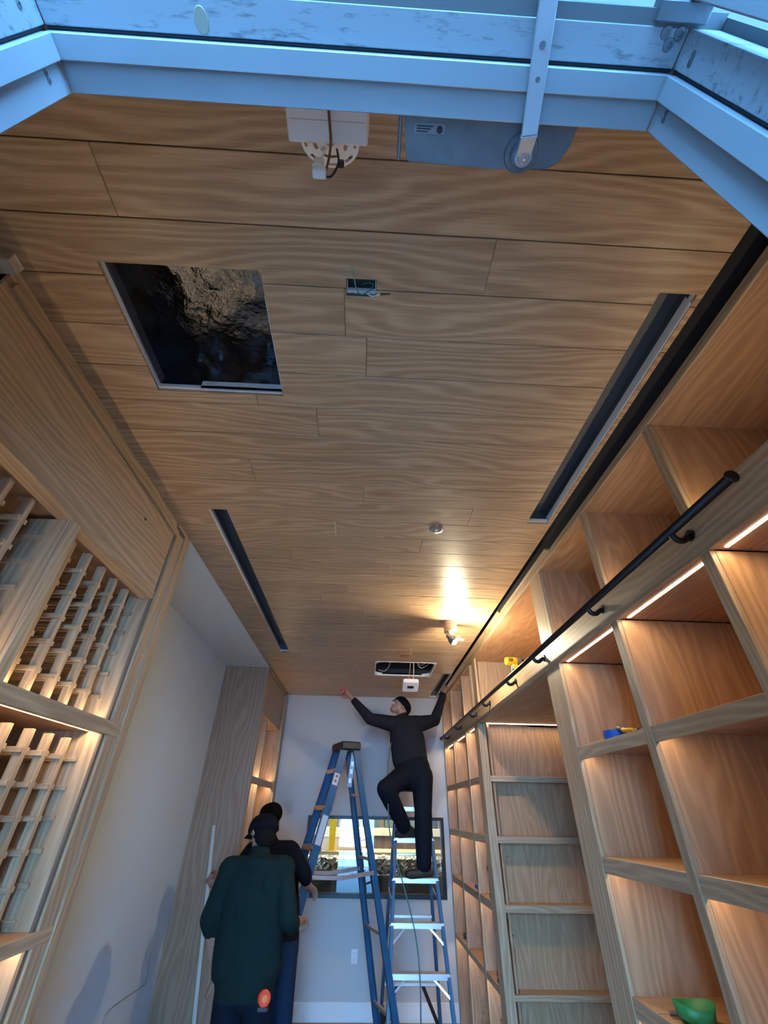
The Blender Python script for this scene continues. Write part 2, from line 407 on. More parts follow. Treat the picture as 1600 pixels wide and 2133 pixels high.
# door leaf swung open outwards, hinged on the right jamb
lf = thing('door_leaf', 'white aluminium door leaf swung open outside, at the top right corner', 'door', (0.44, -0.4, 0.0))
LX0, LX1 = 0.405, 0.449
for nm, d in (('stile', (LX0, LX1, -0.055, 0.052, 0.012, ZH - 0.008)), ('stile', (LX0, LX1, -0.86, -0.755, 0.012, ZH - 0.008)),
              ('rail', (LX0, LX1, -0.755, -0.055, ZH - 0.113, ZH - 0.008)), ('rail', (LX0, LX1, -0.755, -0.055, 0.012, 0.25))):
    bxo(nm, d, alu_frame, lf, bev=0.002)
bxo('glass', (0.424, 0.430, -0.755, -0.055, 0.25, ZH - 0.113), gl, lf)
bm = bmesh.new(); box(bm, 0.37, 0.442, 0.052, 0.074, ZH - 0.012, ZH + 0.02, bev=0.002); obj('top_pivot', bm, closer_m, lf)

# exterior louvred canopy above the doorway
canopy_m = principled('canopy_metal', (0.075, 0.09, 0.10), 0.5)
cn = thing('canopy', 'pale ribbed canopy outside above the entrance', 'canopy', (0, -0.5, 2.95))
bxo('soffit_board', (-2.2, 2.2, -1.3, 0.078, 3.02, 3.05), canopy_m, cn)
for i in range(11):
    y0 = 0.040 - 0.062 * i - (0.02 if i > 1 else 0)
    bxo('batten', (-2.2, 0.385, y0 - 0.026, y0, 2.965, 3.0195), canopy_m, cn, bev=0.002)
bxo('edge_fascia', (-2.2, 2.2, -1.33, -1.3005, 2.93, 3.08), canopy_m, cn)
struct(bxo('wall_sky_blocker', (-3.5, -3.0, -6.0, 0.078, 0.0, 4.2), principled('blocker_dark', (0.06, 0.05, 0.045), 0.85, bump=0.3, bscale=14)), 'unseen dark wall added outside on the left to block sky light', 'wall')  # unseen wall, added to cut the sky light on the right bookcases
fac_m = principled('facade_grey', (0.11, 0.12, 0.125), 0.8)
bm = bmesh.new()
box(bm, -2.99, 2.55, 0.068, 0.0785, 2.80, 4.2); box(bm, -2.99, -0.546, 0.066, 0.0785, 0.0, 2.7995); box(bm, 0.473, 2.55, 0.066, 0.0785, 0.0, 2.7995)
fc = struct(obj('wall_facade', bm, fac_m), 'grey facade around and above the entrance', 'wall')
bxo('drip_edge', (-0.545, 0.472, 0.062, 0.0785, ZH + 0.001, ZH + 0.014), principled('drip_metal', (0.13, 0.15, 0.16), 0.4), fc)
bxo('flashing', (-0.545, 0.472, 0.070, 0.0785, ZH + 0.0145, ZH + 0.034), principled('flashing_lilac', (0.12, 0.10, 0.12), 0.5), fc)
bxo('sealant_line', (-0.545, 0.472, 0.072, 0.0785, ZH + 0.0345, ZH + 0.042), gasket_m, fc)
bxo('cover_strip', (-0.545, 0.472, 0.068, 0.0785, ZH + 0.0425, ZH + 0.0695), MATS['drip_metal'], fc)

# door closer on the room side of the header
cl = thing('door_closer', 'grey metal door closer with arm hanging over the door header', 'door closer', (0.17, 0.22, 2.75))
bm = bmesh.new()
prism(bm, [(0.026, 0.189), (0.322, 0.189), (0.318, 0.225), (0.306, 0.247), (0.285, 0.257), (0.20, 0.260), (0.037, 0.258)], 2.756, 2.815)
bmesh.ops.bevel(bm, geom=list(bm.edges), offset=0.003, segments=2, affect='EDGES', clamp_overlap=True)
bd = obj('body', bm, closer_m, cl)
bxo('end_cap', (0.0195, 0.0255, 0.189, 0.257, 2.757, 2.814), closer_m, cl, bev=0.0015)
bm = bmesh.new(); lathe(bm, [(0.030, 0), (0.028, 0.004), (0.020, 0.004), (0.019, 0.014)], (0.236, 0.235, 2.756), (0, 0, -1), 24); obj('spindle_boss', bm, closer_m, cl)
bxo('rating_label', (0.046, 0.098, 0.203, 0.217, 2.7545, 2.7562), principled('grey_label', (0.24, 0.25, 0.27), 0.6), bd)
bm = bmesh.new(); lathe(bm, [(0.0055, 0), (0.005, 0.0006)], (0.089, 0.211, 2.7546), (0, 0, -1), 12); obj('label_emblem', bm, plastic_blk, bd)
for k in range(3): bxo('label_line', (0.050, 0.078 - 0.004 * k, 0.2065 + 0.0035 * k, 0.2080 + 0.0035 * k, 2.7539, 2.7546), plastic_blk, bd)
sp = Vector((0.236, 0.235, 2.738))
tip = at_z(1142, 0, 2.712); adir = (tip - sp); adir.z = 0; adir.normalize()
ae = sp + adir * 0.40; ae.z = 2.708; m1 = sp + adir * 0.035; m1.z = 2.712
arm_m = principled('arm_painted_metal', (0.42, 0.45, 0.49), 0.4, metal=0.35, var=0.08, bscale=12)
bm = bmesh.new(); obox(bm, sp, m1, 0.026, 0.007, bev=0.001); obox(bm, m1, ae, 0.025, 0.007, bev=0.001)
lathe(bm, [(0.0145, -0.004), (0.0145, 0.004)], sp, (0, 0, 1), 20)
am = obj('arm', bm, arm_m, cl)
bm = bmesh.new(); lathe(bm, [(0.0095, 0), (0.0095, 0.004), (0.008, 0.005), (0.0035, 0.005), (0.003, 0.003)], sp - Vector((0, 0, 0.004)), (0, 0, -1), 20); obj('spindle_screw', bm, steel, am)
for k, w in ((0.10, 0.006), (0.135, 0.008)):
    c = sp + adir * k; bm = bmesh.new(); lathe(bm, [(w * 0.6, 0), (w * 0.55, 0.0006)], (c.x, c.y, 2.7075), (0, 0, -1), 12); obj('stamped_mark', bm, closer_m, am)
bm = bmesh.new(); obox(bm, ae + Vector((0, 0, -0.008)), (LX0 - 0.01, ae.y - 0.12, 2.700), 0.025, 0.006, bev=0.001); obj('forearm', bm, arm_m, cl)
bm = bmesh.new(); box(bm, LX0 - 0.02, LX0, ae.y - 0.15, ae.y - 0.09, 2.66, 2.705, bev=0.002); obj('door_shoe', bm, arm_m, cl)

# unfinished white fixture box over the door
fx = thing('fixture_box', 'white box fixture over the door with slotted mounting disc and loose wires', 'light fixture', (-0.12, 0.25, 3.0))
bm = bmesh.new(); box(bm, -0.213, -0.041, 0.189, 0.302, 3.00, 3.12, bev=0.003); hb = obj('housing', bm, white_plast, fx)
bxo('seam', (-0.206, -0.048, 0.262, 0.2635, 2.9993, 3.0006), principled('grey_seam', (0.5, 0.52, 0.55), 0.6), hb)
DC = Vector((-0.128, 0.312, 3.050))
bm = bmesh.new()
def arc_plate(bm, r0, r1, a0, a1, z0, z1, c, n):
    vs = []
    for k in range(n + 1):
        a = a0 + (a1 - a0) * k / n
        vs.append([bm.verts.new((c.x + r * math.cos(a), c.y + r * math.sin(a), z)) for r in (r0, r1) for z in (z0, z1)])
    for A, B in zip(vs, vs[1:]):
        for q in ((0, 2), (2, 3), (3, 1), (1, 0)): bm.faces.new((A[q[0]], A[q[1]], B[q[1]], B[q[0]]))
    if abs(a1 - a0) < 6.28:
        for A in (vs[0], vs[-1]): bm.faces.new((A[0], A[1], A[3], A[2]))
zt, zb_ = DC.z + 0.002, DC.z
arc_plate(bm, 0.060, 0.066, 0, 6.2832, zb_, zt, DC, 48); arc_plate(bm, 0.047, 0.053, 0, 6.2832, zb_, zt, DC, 48)
arc_plate(bm, 0.022, 0.031, 0, 6.2832, zb_, zt, DC, 36); arc_plate(bm, 0.040, 0.0475, 0, 6.2832, zb_, zt, DC, 36)
for k in range(8):
    a = k * math.pi / 4 + 0.2; arc_plate(bm, 0.0525, 0.0605, a, a + 0.33, zb_, zt, DC, 4)
for k in range(4):
    a = k * math.pi / 2 + 0.5; arc_plate(bm, 0.012, 0.041, a, a + 0.55, zb_, zt, DC, 5)
arc_plate(bm, 0.010, 0.0225, 0, 6.2832, zb_, zt, DC, 24)
bmesh.ops.rotate(bm, cent=DC, matrix=Matrix.Rotation(math.radians(32), 3, 'X'), verts=bm.verts); obj('mounting_disc', bm, white_plast, fx)
bm = bmesh.new(); obox(bm, DC + Vector((0.02, -0.02, -0.024)), DC + Vector((0.02, 0.015, 0.011)), 0.02, 0.003, bev=0.0008); obj('bracket', bm, white_plast, fx)
brown_w = principled('brown_wire', (0.16, 0.05, 0.02), 0.5); white_w = principled('white_wire', (0.8, 0.8, 0.8), 0.5); blk_w = principled('black_wire', (0.01, 0.01, 0.01), 0.5)
bm = bmesh.new(); tube(bm, spline([(-0.125, 0.20, 2.99), (-0.122, 0.25, 2.994), (-0.120, 0.29, 2.99), (-0.124, 0.315, 3.0), (-0.128, 0.33, 2.985), (-0.13, 0.335, 2.955)]), 0.0028, 7); obj('brown_wire', bm, brown_w, fx)
bm = bmesh.new(); tube(bm, spline([(-0.112, 0.32, 3.04), (-0.105, 0.33, 2.99), (-0.118, 0.345, 2.955), (-0.135, 0.345, 2.955)]), 0.0025, 7); obj('black_wire', bm, blk_w, fx)
clear_m = principled('clear_plastic', (0.75, 0.75, 0.70), 0.2)
bm = bmesh.new(); box(bm, -0.160, -0.138, 0.325, 0.343, 2.955, 3.005, bev=0.003); wg = obj('wire_connector', bm, clear_m, fx)
bm = bmesh.new(); box(bm, -0.158, -0.128, 0.328, 0.346, 2.932, 2.954, bev=0.003); obj('wire_connector', bm, clear_m, fx)
bxo('lever', (-0.152, -0.145, 0.343, 0.346, 2.965, 3.0), principled('yellow_lever', (0.6, 0.5, 0.1), 0.5), wg)
bm = bmesh.new(); tube(bm, spline([(-0.14, 0.325, 3.04), (-0.145, 0.33, 3.015), (-0.15, 0.334, 3.004)]), 0.0022, 6); obj('white_wire', bm, white_w, fx)
bm = bmesh.new(); box(bm, -0.108, -0.094, 0.33, 0.342, 2.995, 3.014, bev=0.002); obj('black_terminal', bm, plastic_blk, fx)

# =================================================================== CEILING HOLES AND FITTINGS
def wrinkle_sheet(bm, c0, du, dv, n, m, amp, seed):
    rr = random.Random(seed); c0, du, dv = Vector(c0), Vector(du), Vector(dv); nn = du.cross(dv).normalized()
    g = [[rr.gauss(0, 1) for _ in range(m + 1)] for _ in range(n + 1)]
    vs = [[bm.verts.new(c0 + du * (i / n) + dv * (j / m) + nn * amp * g[i][j]) for j in range(m + 1)] for i in range(n + 1)]
    for i in range(n):
        for j in range(m):
            if rr.random() < 0.5: bm.faces.new((vs[i][j], vs[i + 1][j], vs[i + 1][j + 1])); bm.faces.new((vs[i][j], vs[i + 1][j + 1], vs[i][j + 1]))
            else: bm.faces.new((vs[i][j], vs[i + 1][j], vs[i][j + 1])); bm.faces.new((vs[i + 1][j], vs[i + 1][j + 1], vs[i][j + 1]))
hx0, hx1, hy0, hy1 = HOLES['hatch']
ht = thing('ceiling_hatch', 'square ceiling opening lined with shiny black foil', 'ceiling opening', (-0.64, 0.93, CE + 0.03))
bm = bmesh.new()
zt = CE + 0.30
wrinkle_sheet(bm, (hx0 - 0.06, hy0 - 0.1, zt), (hx1 - hx0 + 0.12, 0, 0), (0, hy1 - hy0 + 0.2, 0), 13, 15, 0.010, 3)
wrinkle_sheet(bm, (hx0 - 0.06, hy1 + 0.06, CE + 0.03), (hx1 - hx0 + 0.12, 0, 0), (0, 0, 0.28), 20, 9, 0.010, 4)
wrinkle_sheet(bm, (hx0 - 0.05, hy0 - 0.1, CE + 0.03), (0, hy1 - hy0 + 0.2, 0), (0, 0, 0.28), 14, 7, 0.007, 5)
wrinkle_sheet(bm, (hx1 + 0.05, hy0 - 0.1, CE + 0.03), (0, hy1 - hy0 + 0.2, 0), (0, 0, 0.28), 14, 7, 0.007, 6)
obj('foil_lining', bm, foil_m, ht, smooth=True)
bm = bmesh.new(); box(bm, hx0 + 0.004, hx0 + 0.007, hy0, hy1 - 0.01, CE + 0.031, CE + 0.075); box(bm, hx0 - 0.03, hx0 + 0.004, hy0, hy1 - 0.01, CE + 0.031, CE + 0.034)
obj('steel_channel', bm, slot_metal, ht)
bm = bmesh.new(); prism(bm, [(hx0 + 0.17, hy1 - 0.012), (hx1 - 0.005, hy1 - 0.012), (hx1 - 0.005, hy1 - 0.006), (hx0 + 0.17, hy1 - 0.006)], CE + 0.006, CE + 0.058); obj('plaster_offcut', bm, drywall_m, ht)
bm = bmesh.new()
a = [Vector((hx1 - 0.002, hy0 + 0.09, CE + 0.012)), Vector((hx1 - 0.002, hy0 + 0.09, CE + 0.075)), Vector((hx1 - 0.002, hy1 - 0.02, CE + 0.012))]
va = [bm.verts.new(p) for p in a]; vb = [bm.verts.new(p - Vector((0.003, 0, 0))) for p in a]
bm.faces.new(va); bm.faces.new(vb[::-1])
for i in range(3): bm.faces.new((va[i], va[(i + 1) % 3], vb[(i + 1) % 3], vb[i]))
obj('plaster_flap', bm, drywall_m, ht)

def light_slot(key, label, far_lip):
    x0, x1, y0, y1 = HOLES[key]
    t = thing('light_slot', label, 'light slot', ((x0 + x1) / 2, (y0 + y1) / 2, CE + 0.03), 'empty linear light slots in the ceiling')
    bm = bmesh.new(); z0, z1 = CE + 0.031, CE + 0.10; e = 0.012
    box(bm, x0 - e, x1 + e, y0 - e, y1 + e, z1, z1 + 0.003)
    box(bm, x0 - e - 0.003, x0 - e, y0 - e, y1 + e, z0, z1); box(bm, x1 + e, x1 + e + 0.003, y0 - e, y1 + e, z0, z1)
    box(bm, x0 - e, x1 + e, y0 - e - 0.003, y0 - e, z0, z1); box(bm, x0 - e, x1 + e, y1 + e, y1 + e + 0.003, z0, z1)
    ch = obj('metal_trough', bm, slot_metal, t)
    s = 1 if far_lip > 0 else 0
    bxo('plaster_edge', (x1 - 0.0035, x1 - 0.0005, y0 + 0.03, y1 - 0.004, CE + 0.004, CE + 0.046) if s else (x0 + 0.0005, x0 + 0.0035, y0 + 0.002, y1 - 0.004, CE + 0.004, CE + 0.040), drywall_m, t)
    for k in range(4):
        yy = y0 + (y1 - y0) * (k + 0.6) / 4.4; screw((((x0 + x1) / 2) + 0.03, yy, z1), (0, 0, -1), 0.006, ch)
    return t
light_slot('slot_r', 'long dark light slot cut in the ceiling beside the right bookcases', 1)
light_slot('slot_l', 'long dark light slot cut in the ceiling beside the white recess', 0)
light_slot('slot_f', 'short dark ceiling slot at the raised hand of the man on the ladder', 1)

# rounded cassette opening
x0, x1, y0, y1 = HOLES['cassette']
ct = thing('cassette_opening', 'rounded ceiling opening with white rim and loose cables above the ladder', 'ceiling opening', (0.46, 5.22, CE))
def rrect(x0, x1, y0, y1, r, n=6):
    out = []
    for cx, cy, a0 in ((x1 - r, y1 - r, 0), (x0 + r, y1 - r, 1), (x0 + r, y0 + r, 2), (x1 - r, y0 + r, 3)):
        for k in range(n + 1): a = (a0 + k / n) * math.pi / 2; out.append((cx + r * math.cos(a), cy + r * math.sin(a)))
    return out
def ring_prism(bm, inner, outer, z0, z1):
    n = len(inner); R = [[bm.verts.new((x, y, z)) for x, y in poly] for poly in (inner, outer) for z in (z0, z1)]
    for i in range(n):
        j = (i + 1) % n
        for a, b in ((0, 1), (1, 3), (3, 2), (2, 0)): bm.faces.new((R[a][i], R[a][j], R[b][j], R[b][i]))
def to_square(x0, x1, y0, y1, pts):
    return [(min(max(x0 + (x - x0) , x0), x1), y) for x, y in pts]
inner = rrect(x0 + 0.008, x1 - 0.008, y0 + 0.008, y1 - 0.012, 0.09)
bm = bmesh.new(); ring_prism(bm, inner, rrect(x0 - 0.006, x1 + 0.006, y0 - 0.006, y1 + 0.006, 0.02), CE - 0.003, CE + 0.03); obj('rim', bm, white_plast, ct)
bm = bmesh.new(); box(bm, x0 - 0.02, x1 + 0.02, y0 - 0.02, y1 + 0.02, CE + 0.26, CE + 0.27)
box(bm, x0 - 0.02, x1 + 0.02, y1 + 0.02, y1 + 0.03, CE + 0.03, CE + 0.26); box(bm, x0 - 0.03, x0 - 0.02, y0, y1 + 0.02, CE + 0.03, CE + 0.26); box(bm, x1 + 0.02, x1 + 0.03, y0, y1 + 0.02, CE + 0.03, CE + 0.26)
obj('dark_plenum', bm, dark_cav, ct)
bxo('steel_stud', (x0, x1, y0 + 0.22, y0 + 0.25, CE + 0.16, CE + 0.19), closer_m, ct)
for i, pts in enumerate([[(0.30, 5.05, CE + 0.2), (0.29, 5.2, CE + 0.06), (0.24, 5.42, CE + 0.03), (0.16, 5.5, CE + 0.06)], [(0.56, 4.98, CE + 0.2), (0.62, 5.15, CE + 0.05), (0.72, 5.2, CE + 0.08), (0.76, 5.05, CE + 0.2)], [(0.58, 5.1, CE + 0.12), (0.66, 5.25, CE + 0.03), (0.78, 5.3, CE + 0.1)]]):
    bm = bmesh.new(); tube(bm, spline(pts), 0.004, 7); obj('cable', bm, white_w, ct)

# hanging white detector box
c = at_y(855, 1428, 4.95)
dt = thing('hanging_detector', 'white square detector hanging by its wires from the ceiling', 'detector', (c.x, c.y, c.z))
bm = bmesh.new(); poly = rrect(c.x - 0.088, c.x + 0.088, c.y - 0.088, c.y + 0.088, 0.02, 4); prism(bm, poly, c.z - 0.02, c.z + 0.025)
bmesh.ops.bevel(bm, geom=[e for e in bm.edges if abs(e.verts[0].co.z - e.verts[1].co.z) < 1e-6], offset=0.006, segments=2, affect='EDGES', clamp_overlap=True)
bmesh.ops.rotate(bm, cent=c, matrix=Matrix.Rotation(math.radians(-22), 3, 'X'), verts=bm.verts); obj('housing', bm, white_plast, dt)
bm = bmesh.new(); box(bm, c.x - 0.035, c.x + 0.035, c.y - 0.02, c.y + 0.02, c.z - 0.0225, c.z - 0.0185); bmesh.ops.rotate(bm, cent=c, matrix=Matrix.Rotation(math.radians(-22), 3, 'X'), verts=bm.verts); obj('terminal_recess', bm, plastic_blk, dt)
for k, dx in enumerate((-0.012, 0.012)):
    bm = bmesh.new(); tube(bm, spline([(c.x + dx, c.y, c.z + 0.02), (c.x + dx * 2 + 0.01, c.y - 0.03, c.z + 0.09), (c.x + 0.03 + dx, c.y - 0.02, CE + 0.1)]), 0.0035, 7); obj('wire', bm, [principled('copper_wire', (0.55, 0.25, 0.12), 0.4), white_w][k], dt)
# small knock-out
t = thing('ceiling_patch', 'small rough cut patch in the ceiling near the rounded opening', 'ceiling patch', (0.422, 4.69, CE))
bxo('raw_board', (0.372, 0.475, 4.645, 4.73, CE - 0.002, CE + 0.002), wood('raw_pine', 'x', (0.5, 0.22, 0.08), (0.62, 0.32, 0.13)), t, bev=0.0008)
bxo('gap', (0.38, 0.47, 4.652, 4.672, CE - 0.0035, CE - 0.0015), plastic_blk, t)
bm = bmesh.new(); tube(bm, spline([(0.46, 4.45, CE), (0.466, 4.43, CE - 0.03), (0.462, 4.47, CE - 0.055)]), 0.003, 6); tag(obj('loose_wire', bm, MATS['copper_wire'], origin=(0.46, 4.45, CE)), 'short copper wire stub poking out of the ceiling', 'wire')
# sprinkler head
t = thing('sprinkler', 'round chrome sprinkler set in the middle of the plank ceiling', 'sprinkler', (0.392, 2.138, CE))
bm = bmesh.new(); lathe(bm, [(0.042, 0), (0.041, 0.006), (0.031, 0.008), (0.028, 0.002), (0.012, 0.002)], (0.392, 2.138, CE), (0, 0, -1), 28); obj('escutcheon', bm, steel, t, smooth=False)
bm = bmesh.new(); lathe(bm, [(0.006, 0), (0.006, 0.006), (0.011, 0.007), (0.011, 0.009)], (0.392, 2.138, CE - 0.002), (0, 0, -1), 16); obj('deflector', bm, steel, t)
# electrical box in the ceiling
x0, x1, y0, y1 = HOLES['ebox']
t = thing('junction_box', 'open metal junction box in the ceiling with green and white wires', 'junction box', ((x0 + x1) / 2, (y0 + y1) / 2, CE))
bm = bmesh.new(); e = 0.0015
box(bm, x0, x1, y0, y1, CE + 0.055, CE + 0.057); box(bm, x0, x0 + e, y0, y1, CE, CE + 0.055); box(bm, x1 - e, x1, y0, y1, CE, CE + 0.055)
box(bm, x0 + e, x1 - e, y0, y0 + e, CE, CE + 0.055); box(bm, x0 + e, x1 - e, y1 - e, y1, CE, CE + 0.055); obj('steel_box', bm, principled('dull_zinc', (0.05, 0.055, 0.06), 0.5), t)
gw = principled('green_wire', (0.02, 0.30, 0.20), 0.5)
Q = lambda u, v, dz: at_z(u, v, CE - dz)
bm = bmesh.new(); tube(bm, spline([Q(733, 555, 0.05), Q(738, 580, 0.02), Q(742, 600, 0.0), Q(752, 613, 0.004), Q(768, 606, -0.005), Q(778, 594, -0.01), Q(770, 589, -0.02), Q(756, 592, -0.03)]), 0.0017, 7); obj('green_wire', bm, gw, t)
bm = bmesh.new(); tube(bm, spline([Q(760, 608, -0.02), Q(772, 616, 0.002), Q(784, 616, 0.006), Q(793, 612, 0.01)]), 0.0020, 7); obj('white_wire', bm, white_w, t)
bm = bmesh.new(); tube(bm, [Q(792, 613, 0.01), Q(813, 612, 0.012)], [0.0035, 0.0022], 8); obj('black_cap', bm, plastic_blk, t)
bm = bmesh.new(); lathe(bm, [(0.010, 0), (0.008, 0.018), (0.004, 0.026)], Q(733, 606, -0.03), (0.2, 0.4, -1), 12); obj('red_wire_nut', bm, red_m, t)

# hanging work lamp
lx, ly, lr = LAMP
lp = thing('hanging_lamp', 'small lit spotlight hanging by its cable from a round ceiling hole', 'lamp', (lx, ly, CE))
bm = bmesh.new(); arc_plate(bm, lr - 0.004, lr + 0.006, 0, 6.2832, CE - 0.002, CE + 0.03, Vector((lx, ly, 0)), 32); obj('hole_rim', bm, drywall_m, lp)
bm = bmesh.new(); lathe(bm, [(lr + 0.01, 0), (lr + 0.01, 0.12)], (lx, ly, CE + 0.035), (0, 0, 1), 24)
bmesh.ops.delete(bm, geom=[f for f in bm.faces if len(f.verts) > 4 and f.calc_center_median().z < CE + 0.05], context='FACES'); obj('recess', bm, dark_cav, lp)
LC = at_y(942, 1332, 3.60)
bm = bmesh.new(); tube(bm, spline([(lx + 0.02, ly, CE + 0.05), (lx + 0.022, ly - 0.01, CE - 0.08), (LC.x + 0.004, LC.y, LC.z + 0.06)]), 0.004, 8); obj('cable', bm, closer_m, lp)
ax = Vector((0.55, -0.35, -0.76)).normalized()
bm = bmesh.new(); lathe(bm, [(0.012, -0.065), (0.022, -0.055), (0.026, -0.02), (0.034, -0.01), (0.034, 0.035), (0.030, 0.035), (0.028, 0.020)], LC, ax, 22); hs_ = obj('lamp_body', bm, closer_m, lp, smooth=False)
for k in range(4):
    bm = bmesh.new(); lathe(bm, [(0.0365, 0), (0.0365, 0.003)], LC + ax * (-0.006 + 0.009 * k), ax, 22); obj('cooling_fin', bm, closer_m, hs_)
bm = bmesh.new(); lathe(bm, [(0.029, 0.030), (0.024, 0.040), (0.010, 0.044)], LC, ax, 20); obj('lens', bm, lens_m, lp)
bm = bmesh.new(); obox(bm, LC + Vector((0.045, 0.0, 0.005)), LC + Vector((0.10, 0.005, 0.0)), 0.03, 0.004, bev=0.001); obj('mounting_clip', bm, white_plast, lp)
bm = bmesh.new(); tube(bm, spline([LC + Vector((0.03, 0, 0.01)), LC + Vector((0.05, 0, 0.03)), LC + Vector((0.075, 0, 0.02)), LC + Vector((0.06, 0, -0.005))]), 0.003, 7); obj('spring', bm, steel, lp)
pl_ = bpy.data.lights.new('lamp_light', 'POINT'); pl_.energy = BULB_W; pl_.color = (1.0, 0.86, 0.58); pl_.shadow_soft_size = 0.02
po = bpy.data.objects.new('lamp_light', pl_); COL.objects.link(po); po.parent = lp; po.location = LC + ax * 0.072 + Vector((0.02, 0, 0.02)) - Vector(lp.location)

# =================================================================== RIGHT HAND BOOKCASES
BZ0, BZ1 = 2.555, 2.715          # face beam that carries the rail
SHZ = [2.11, 1.655, 1.205, 0.70] # shelf tops
LIP = {2.11: 0.056, 1.655: 0.060, 1.205: 0.060, 0.70: 0.045}
def led_y(parent, x, y0, y1, z, watts=None, up=False):
    """LED strip along Y under (or on) a board"""
    bm = bmesh.new(); box(bm, x - 0.006, x + 0.006, y0, y1, z - 0.003, z); obj('led_strip', bm, led_m, parent)
    area('led_light', (x, (y0 + y1) / 2, z - 0.005 if not up else z + 0.003), 0.012, y1 - y0, (watts or LED_W) * (y1 - y0), (0, 0, 0) if not up else (math.pi, 0, 0), parent=parent)
def shelf_y(parent, y0, y1, ztop, x0=XR, xb=XBK, light=True):
    """shelf board running back from a lipped front edge, LED behind the lip"""
    s = bxo('shelf', (x0 + 0.022, xb, y0, y1, ztop - 0.024, ztop), ply['x'], parent, bev=0.001)
    bxo('front_lip', (x0 + 0.004, x0 + 0.0218, y0, y1, ztop - LIP[ztop], ztop + 0.0004), oak['y'], s, bev=0.0012)
    if light: led_y(parent, x0 + 0.045, y0 + 0.02, y1 - 0.02, ztop - 0.0245, LED_W * 0.42)

def bay_unit(t, ystiles, y_near, y_far, shelves):
    """ystiles: list of (y0,y1) faces; builds dividers, backs, shelves, upper cupboards"""
    for (a, b) in ystiles:
        for (z0, z1, nm) in ((0.0, BZ0 - 0.0005, 'stile'), (BZ1 + 0.0005, CE - 0.045, 'upper_stile')):
            bxo(nm, (XR, XR + 0.0215, a, b, z0, z1), oak['z'], t, bev=0.0015)
            bxo('divider', (XR + 0.022, XBK, a, b, z0, z1 if z0 == 0 else z1 + 0.02), ply['z'], t, bev=0.0008)
    gaps = [(ystiles[i][1], ystiles[i + 1][0]) for i in range(len(ystiles) - 1)]
    for (a, b) in gaps:
        bxo('back_panel', (XBK, XBK + 0.01, a, b, 0.0, CE - 0.02), ply['z'], t)
        bxo('soffit_panel', (XR + 0.022, XBK, a + 0.0005, b - 0.0005, BZ0 + 0.004, BZ0 + 0.02), ply['y'], t)
        bxo('upper_floor', (XR + 0.022, XBK, a + 0.0005, b - 0.0005, BZ1 - 0.022, BZ1), ply['y'], t)
        bxo('top_panel', (XR + 0.010, XBK, a + 0.0005, b - 0.0005, CE - 0.044, CE - 0.026), ply['y'], t)
        led_y(t, XR + 0.050, a + 0.02, b - 0.02, BZ0 + 0.004)
        led_y(t, XR + 0.030, a + 0.02, b - 0.02, BZ1 + 0.0035, LED_W * 0.30, up=True)
        for z in shelves: shelf_y(t, a + 0.0005, b - 0.0005, z)
near = thing('bookcase', 'oak bookcase with glowing bays nearest the camera on the right', 'bookcase', (1.4, 1.6, 0))
bay_unit(near, [(0.47, 0.52), (1.203, 1.249), (1.842, 1.892), (2.540, 2.590)], 0.47, 2.59, SHZ)
bxo('wide_stile', (XR, XR + 0.0215, 2.5905, 2.745, 0.0, BZ0 - 0.0005), oak['z'], near, bev=0.0015)
bxo('wide_stile', (XR, XR + 0.0215, 2.5905, 2.735, BZ1 + 0.0005, CE - 0.045), oak['z'], near, bev=0.0015)
bxo('end_panel', (XR + 0.022, 2.40, 2.705, 2.745, 0.0, BZ0 - 0.001), ply['z'], near, bev=0.001)
far = thing('bookcase', 'oak bookcase with narrow lit bays on the right beside the end wall', 'bookcase', (1.4, 5.7, 0))
bay_unit(far, [(4.805, 4.83), (5.27, 5.325), (6.03, 6.085), (6.715, 6.758)], 4.8, 6.758, SHZ)
# peg holes / small brackets in the far lower bays
bm = bmesh.new()
for yy in (5.265, 6.025):
    for k in range(7):
        for xx in (1.24, 1.30):
            lathe(bm, [(0.007, 0), (0.006, 0.006)], (xx, yy + 0.0045, 0.12 + 0.075 * k), (0, -1, 0), 8)
pg = obj('shelf_peg', bm, steel, far); pg['kind'] = 'stuff'

alc = thing('bookcase', 'shallow oak bookcase in the alcove, shelves facing the camera', 'bookcase', (1.7, 4.72, 0))
bxo('stile', (XR, XR + 0.075, 4.670, 4.692, 0.0, BZ0 - 0.0005), oak['z'], alc, bev=0.0015)
bxo('side_panel', (XR, XR + 0.020, 4.6925, 4.804, 0.0, BZ0 - 0.0005), oak['z'], alc, bev=0.0015)
bxo('reveal_panel', (XR + 0.095, XR + 0.112, 4.6925, 4.80, 0.0, BZ0 - 0.0005), ply['z'], alc)
bxo('back_panel', (XR + 0.02, 2.36, 4.800, 4.8045, 0.0, BZ0), ply['z'], alc)
for z in SHZ:
    s = bxo('shelf', (XR + 0.1125, 2.36, 4.692, 4.80, z - 0.022, z - 0.0005), ply['x'], alc, bev=0.001)
    bxo('front_lip', (XR + 0.0755, 2.36, 4.671, 4.6915, z - LIP[z] + 0.01, z), oak['x'], s, bev=0.0015)
bxo('far_stile', (2.30, 2.36, 4.668, 4.6705, 0, BZ0), oak['z'], alc)
bm = bmesh.new(); box(bm, XR + 0.085, 2.30, 4.662, 4.668, BZ0 - 0.001, BZ0 + 0.003); obj('led_strip', bm, led_m, alc)
area('led_light', (1.76, 4.690, BZ0 - 0.004), 1.05, 0.012, LED_W * 0.6, (0, 0, 0), parent=alc)

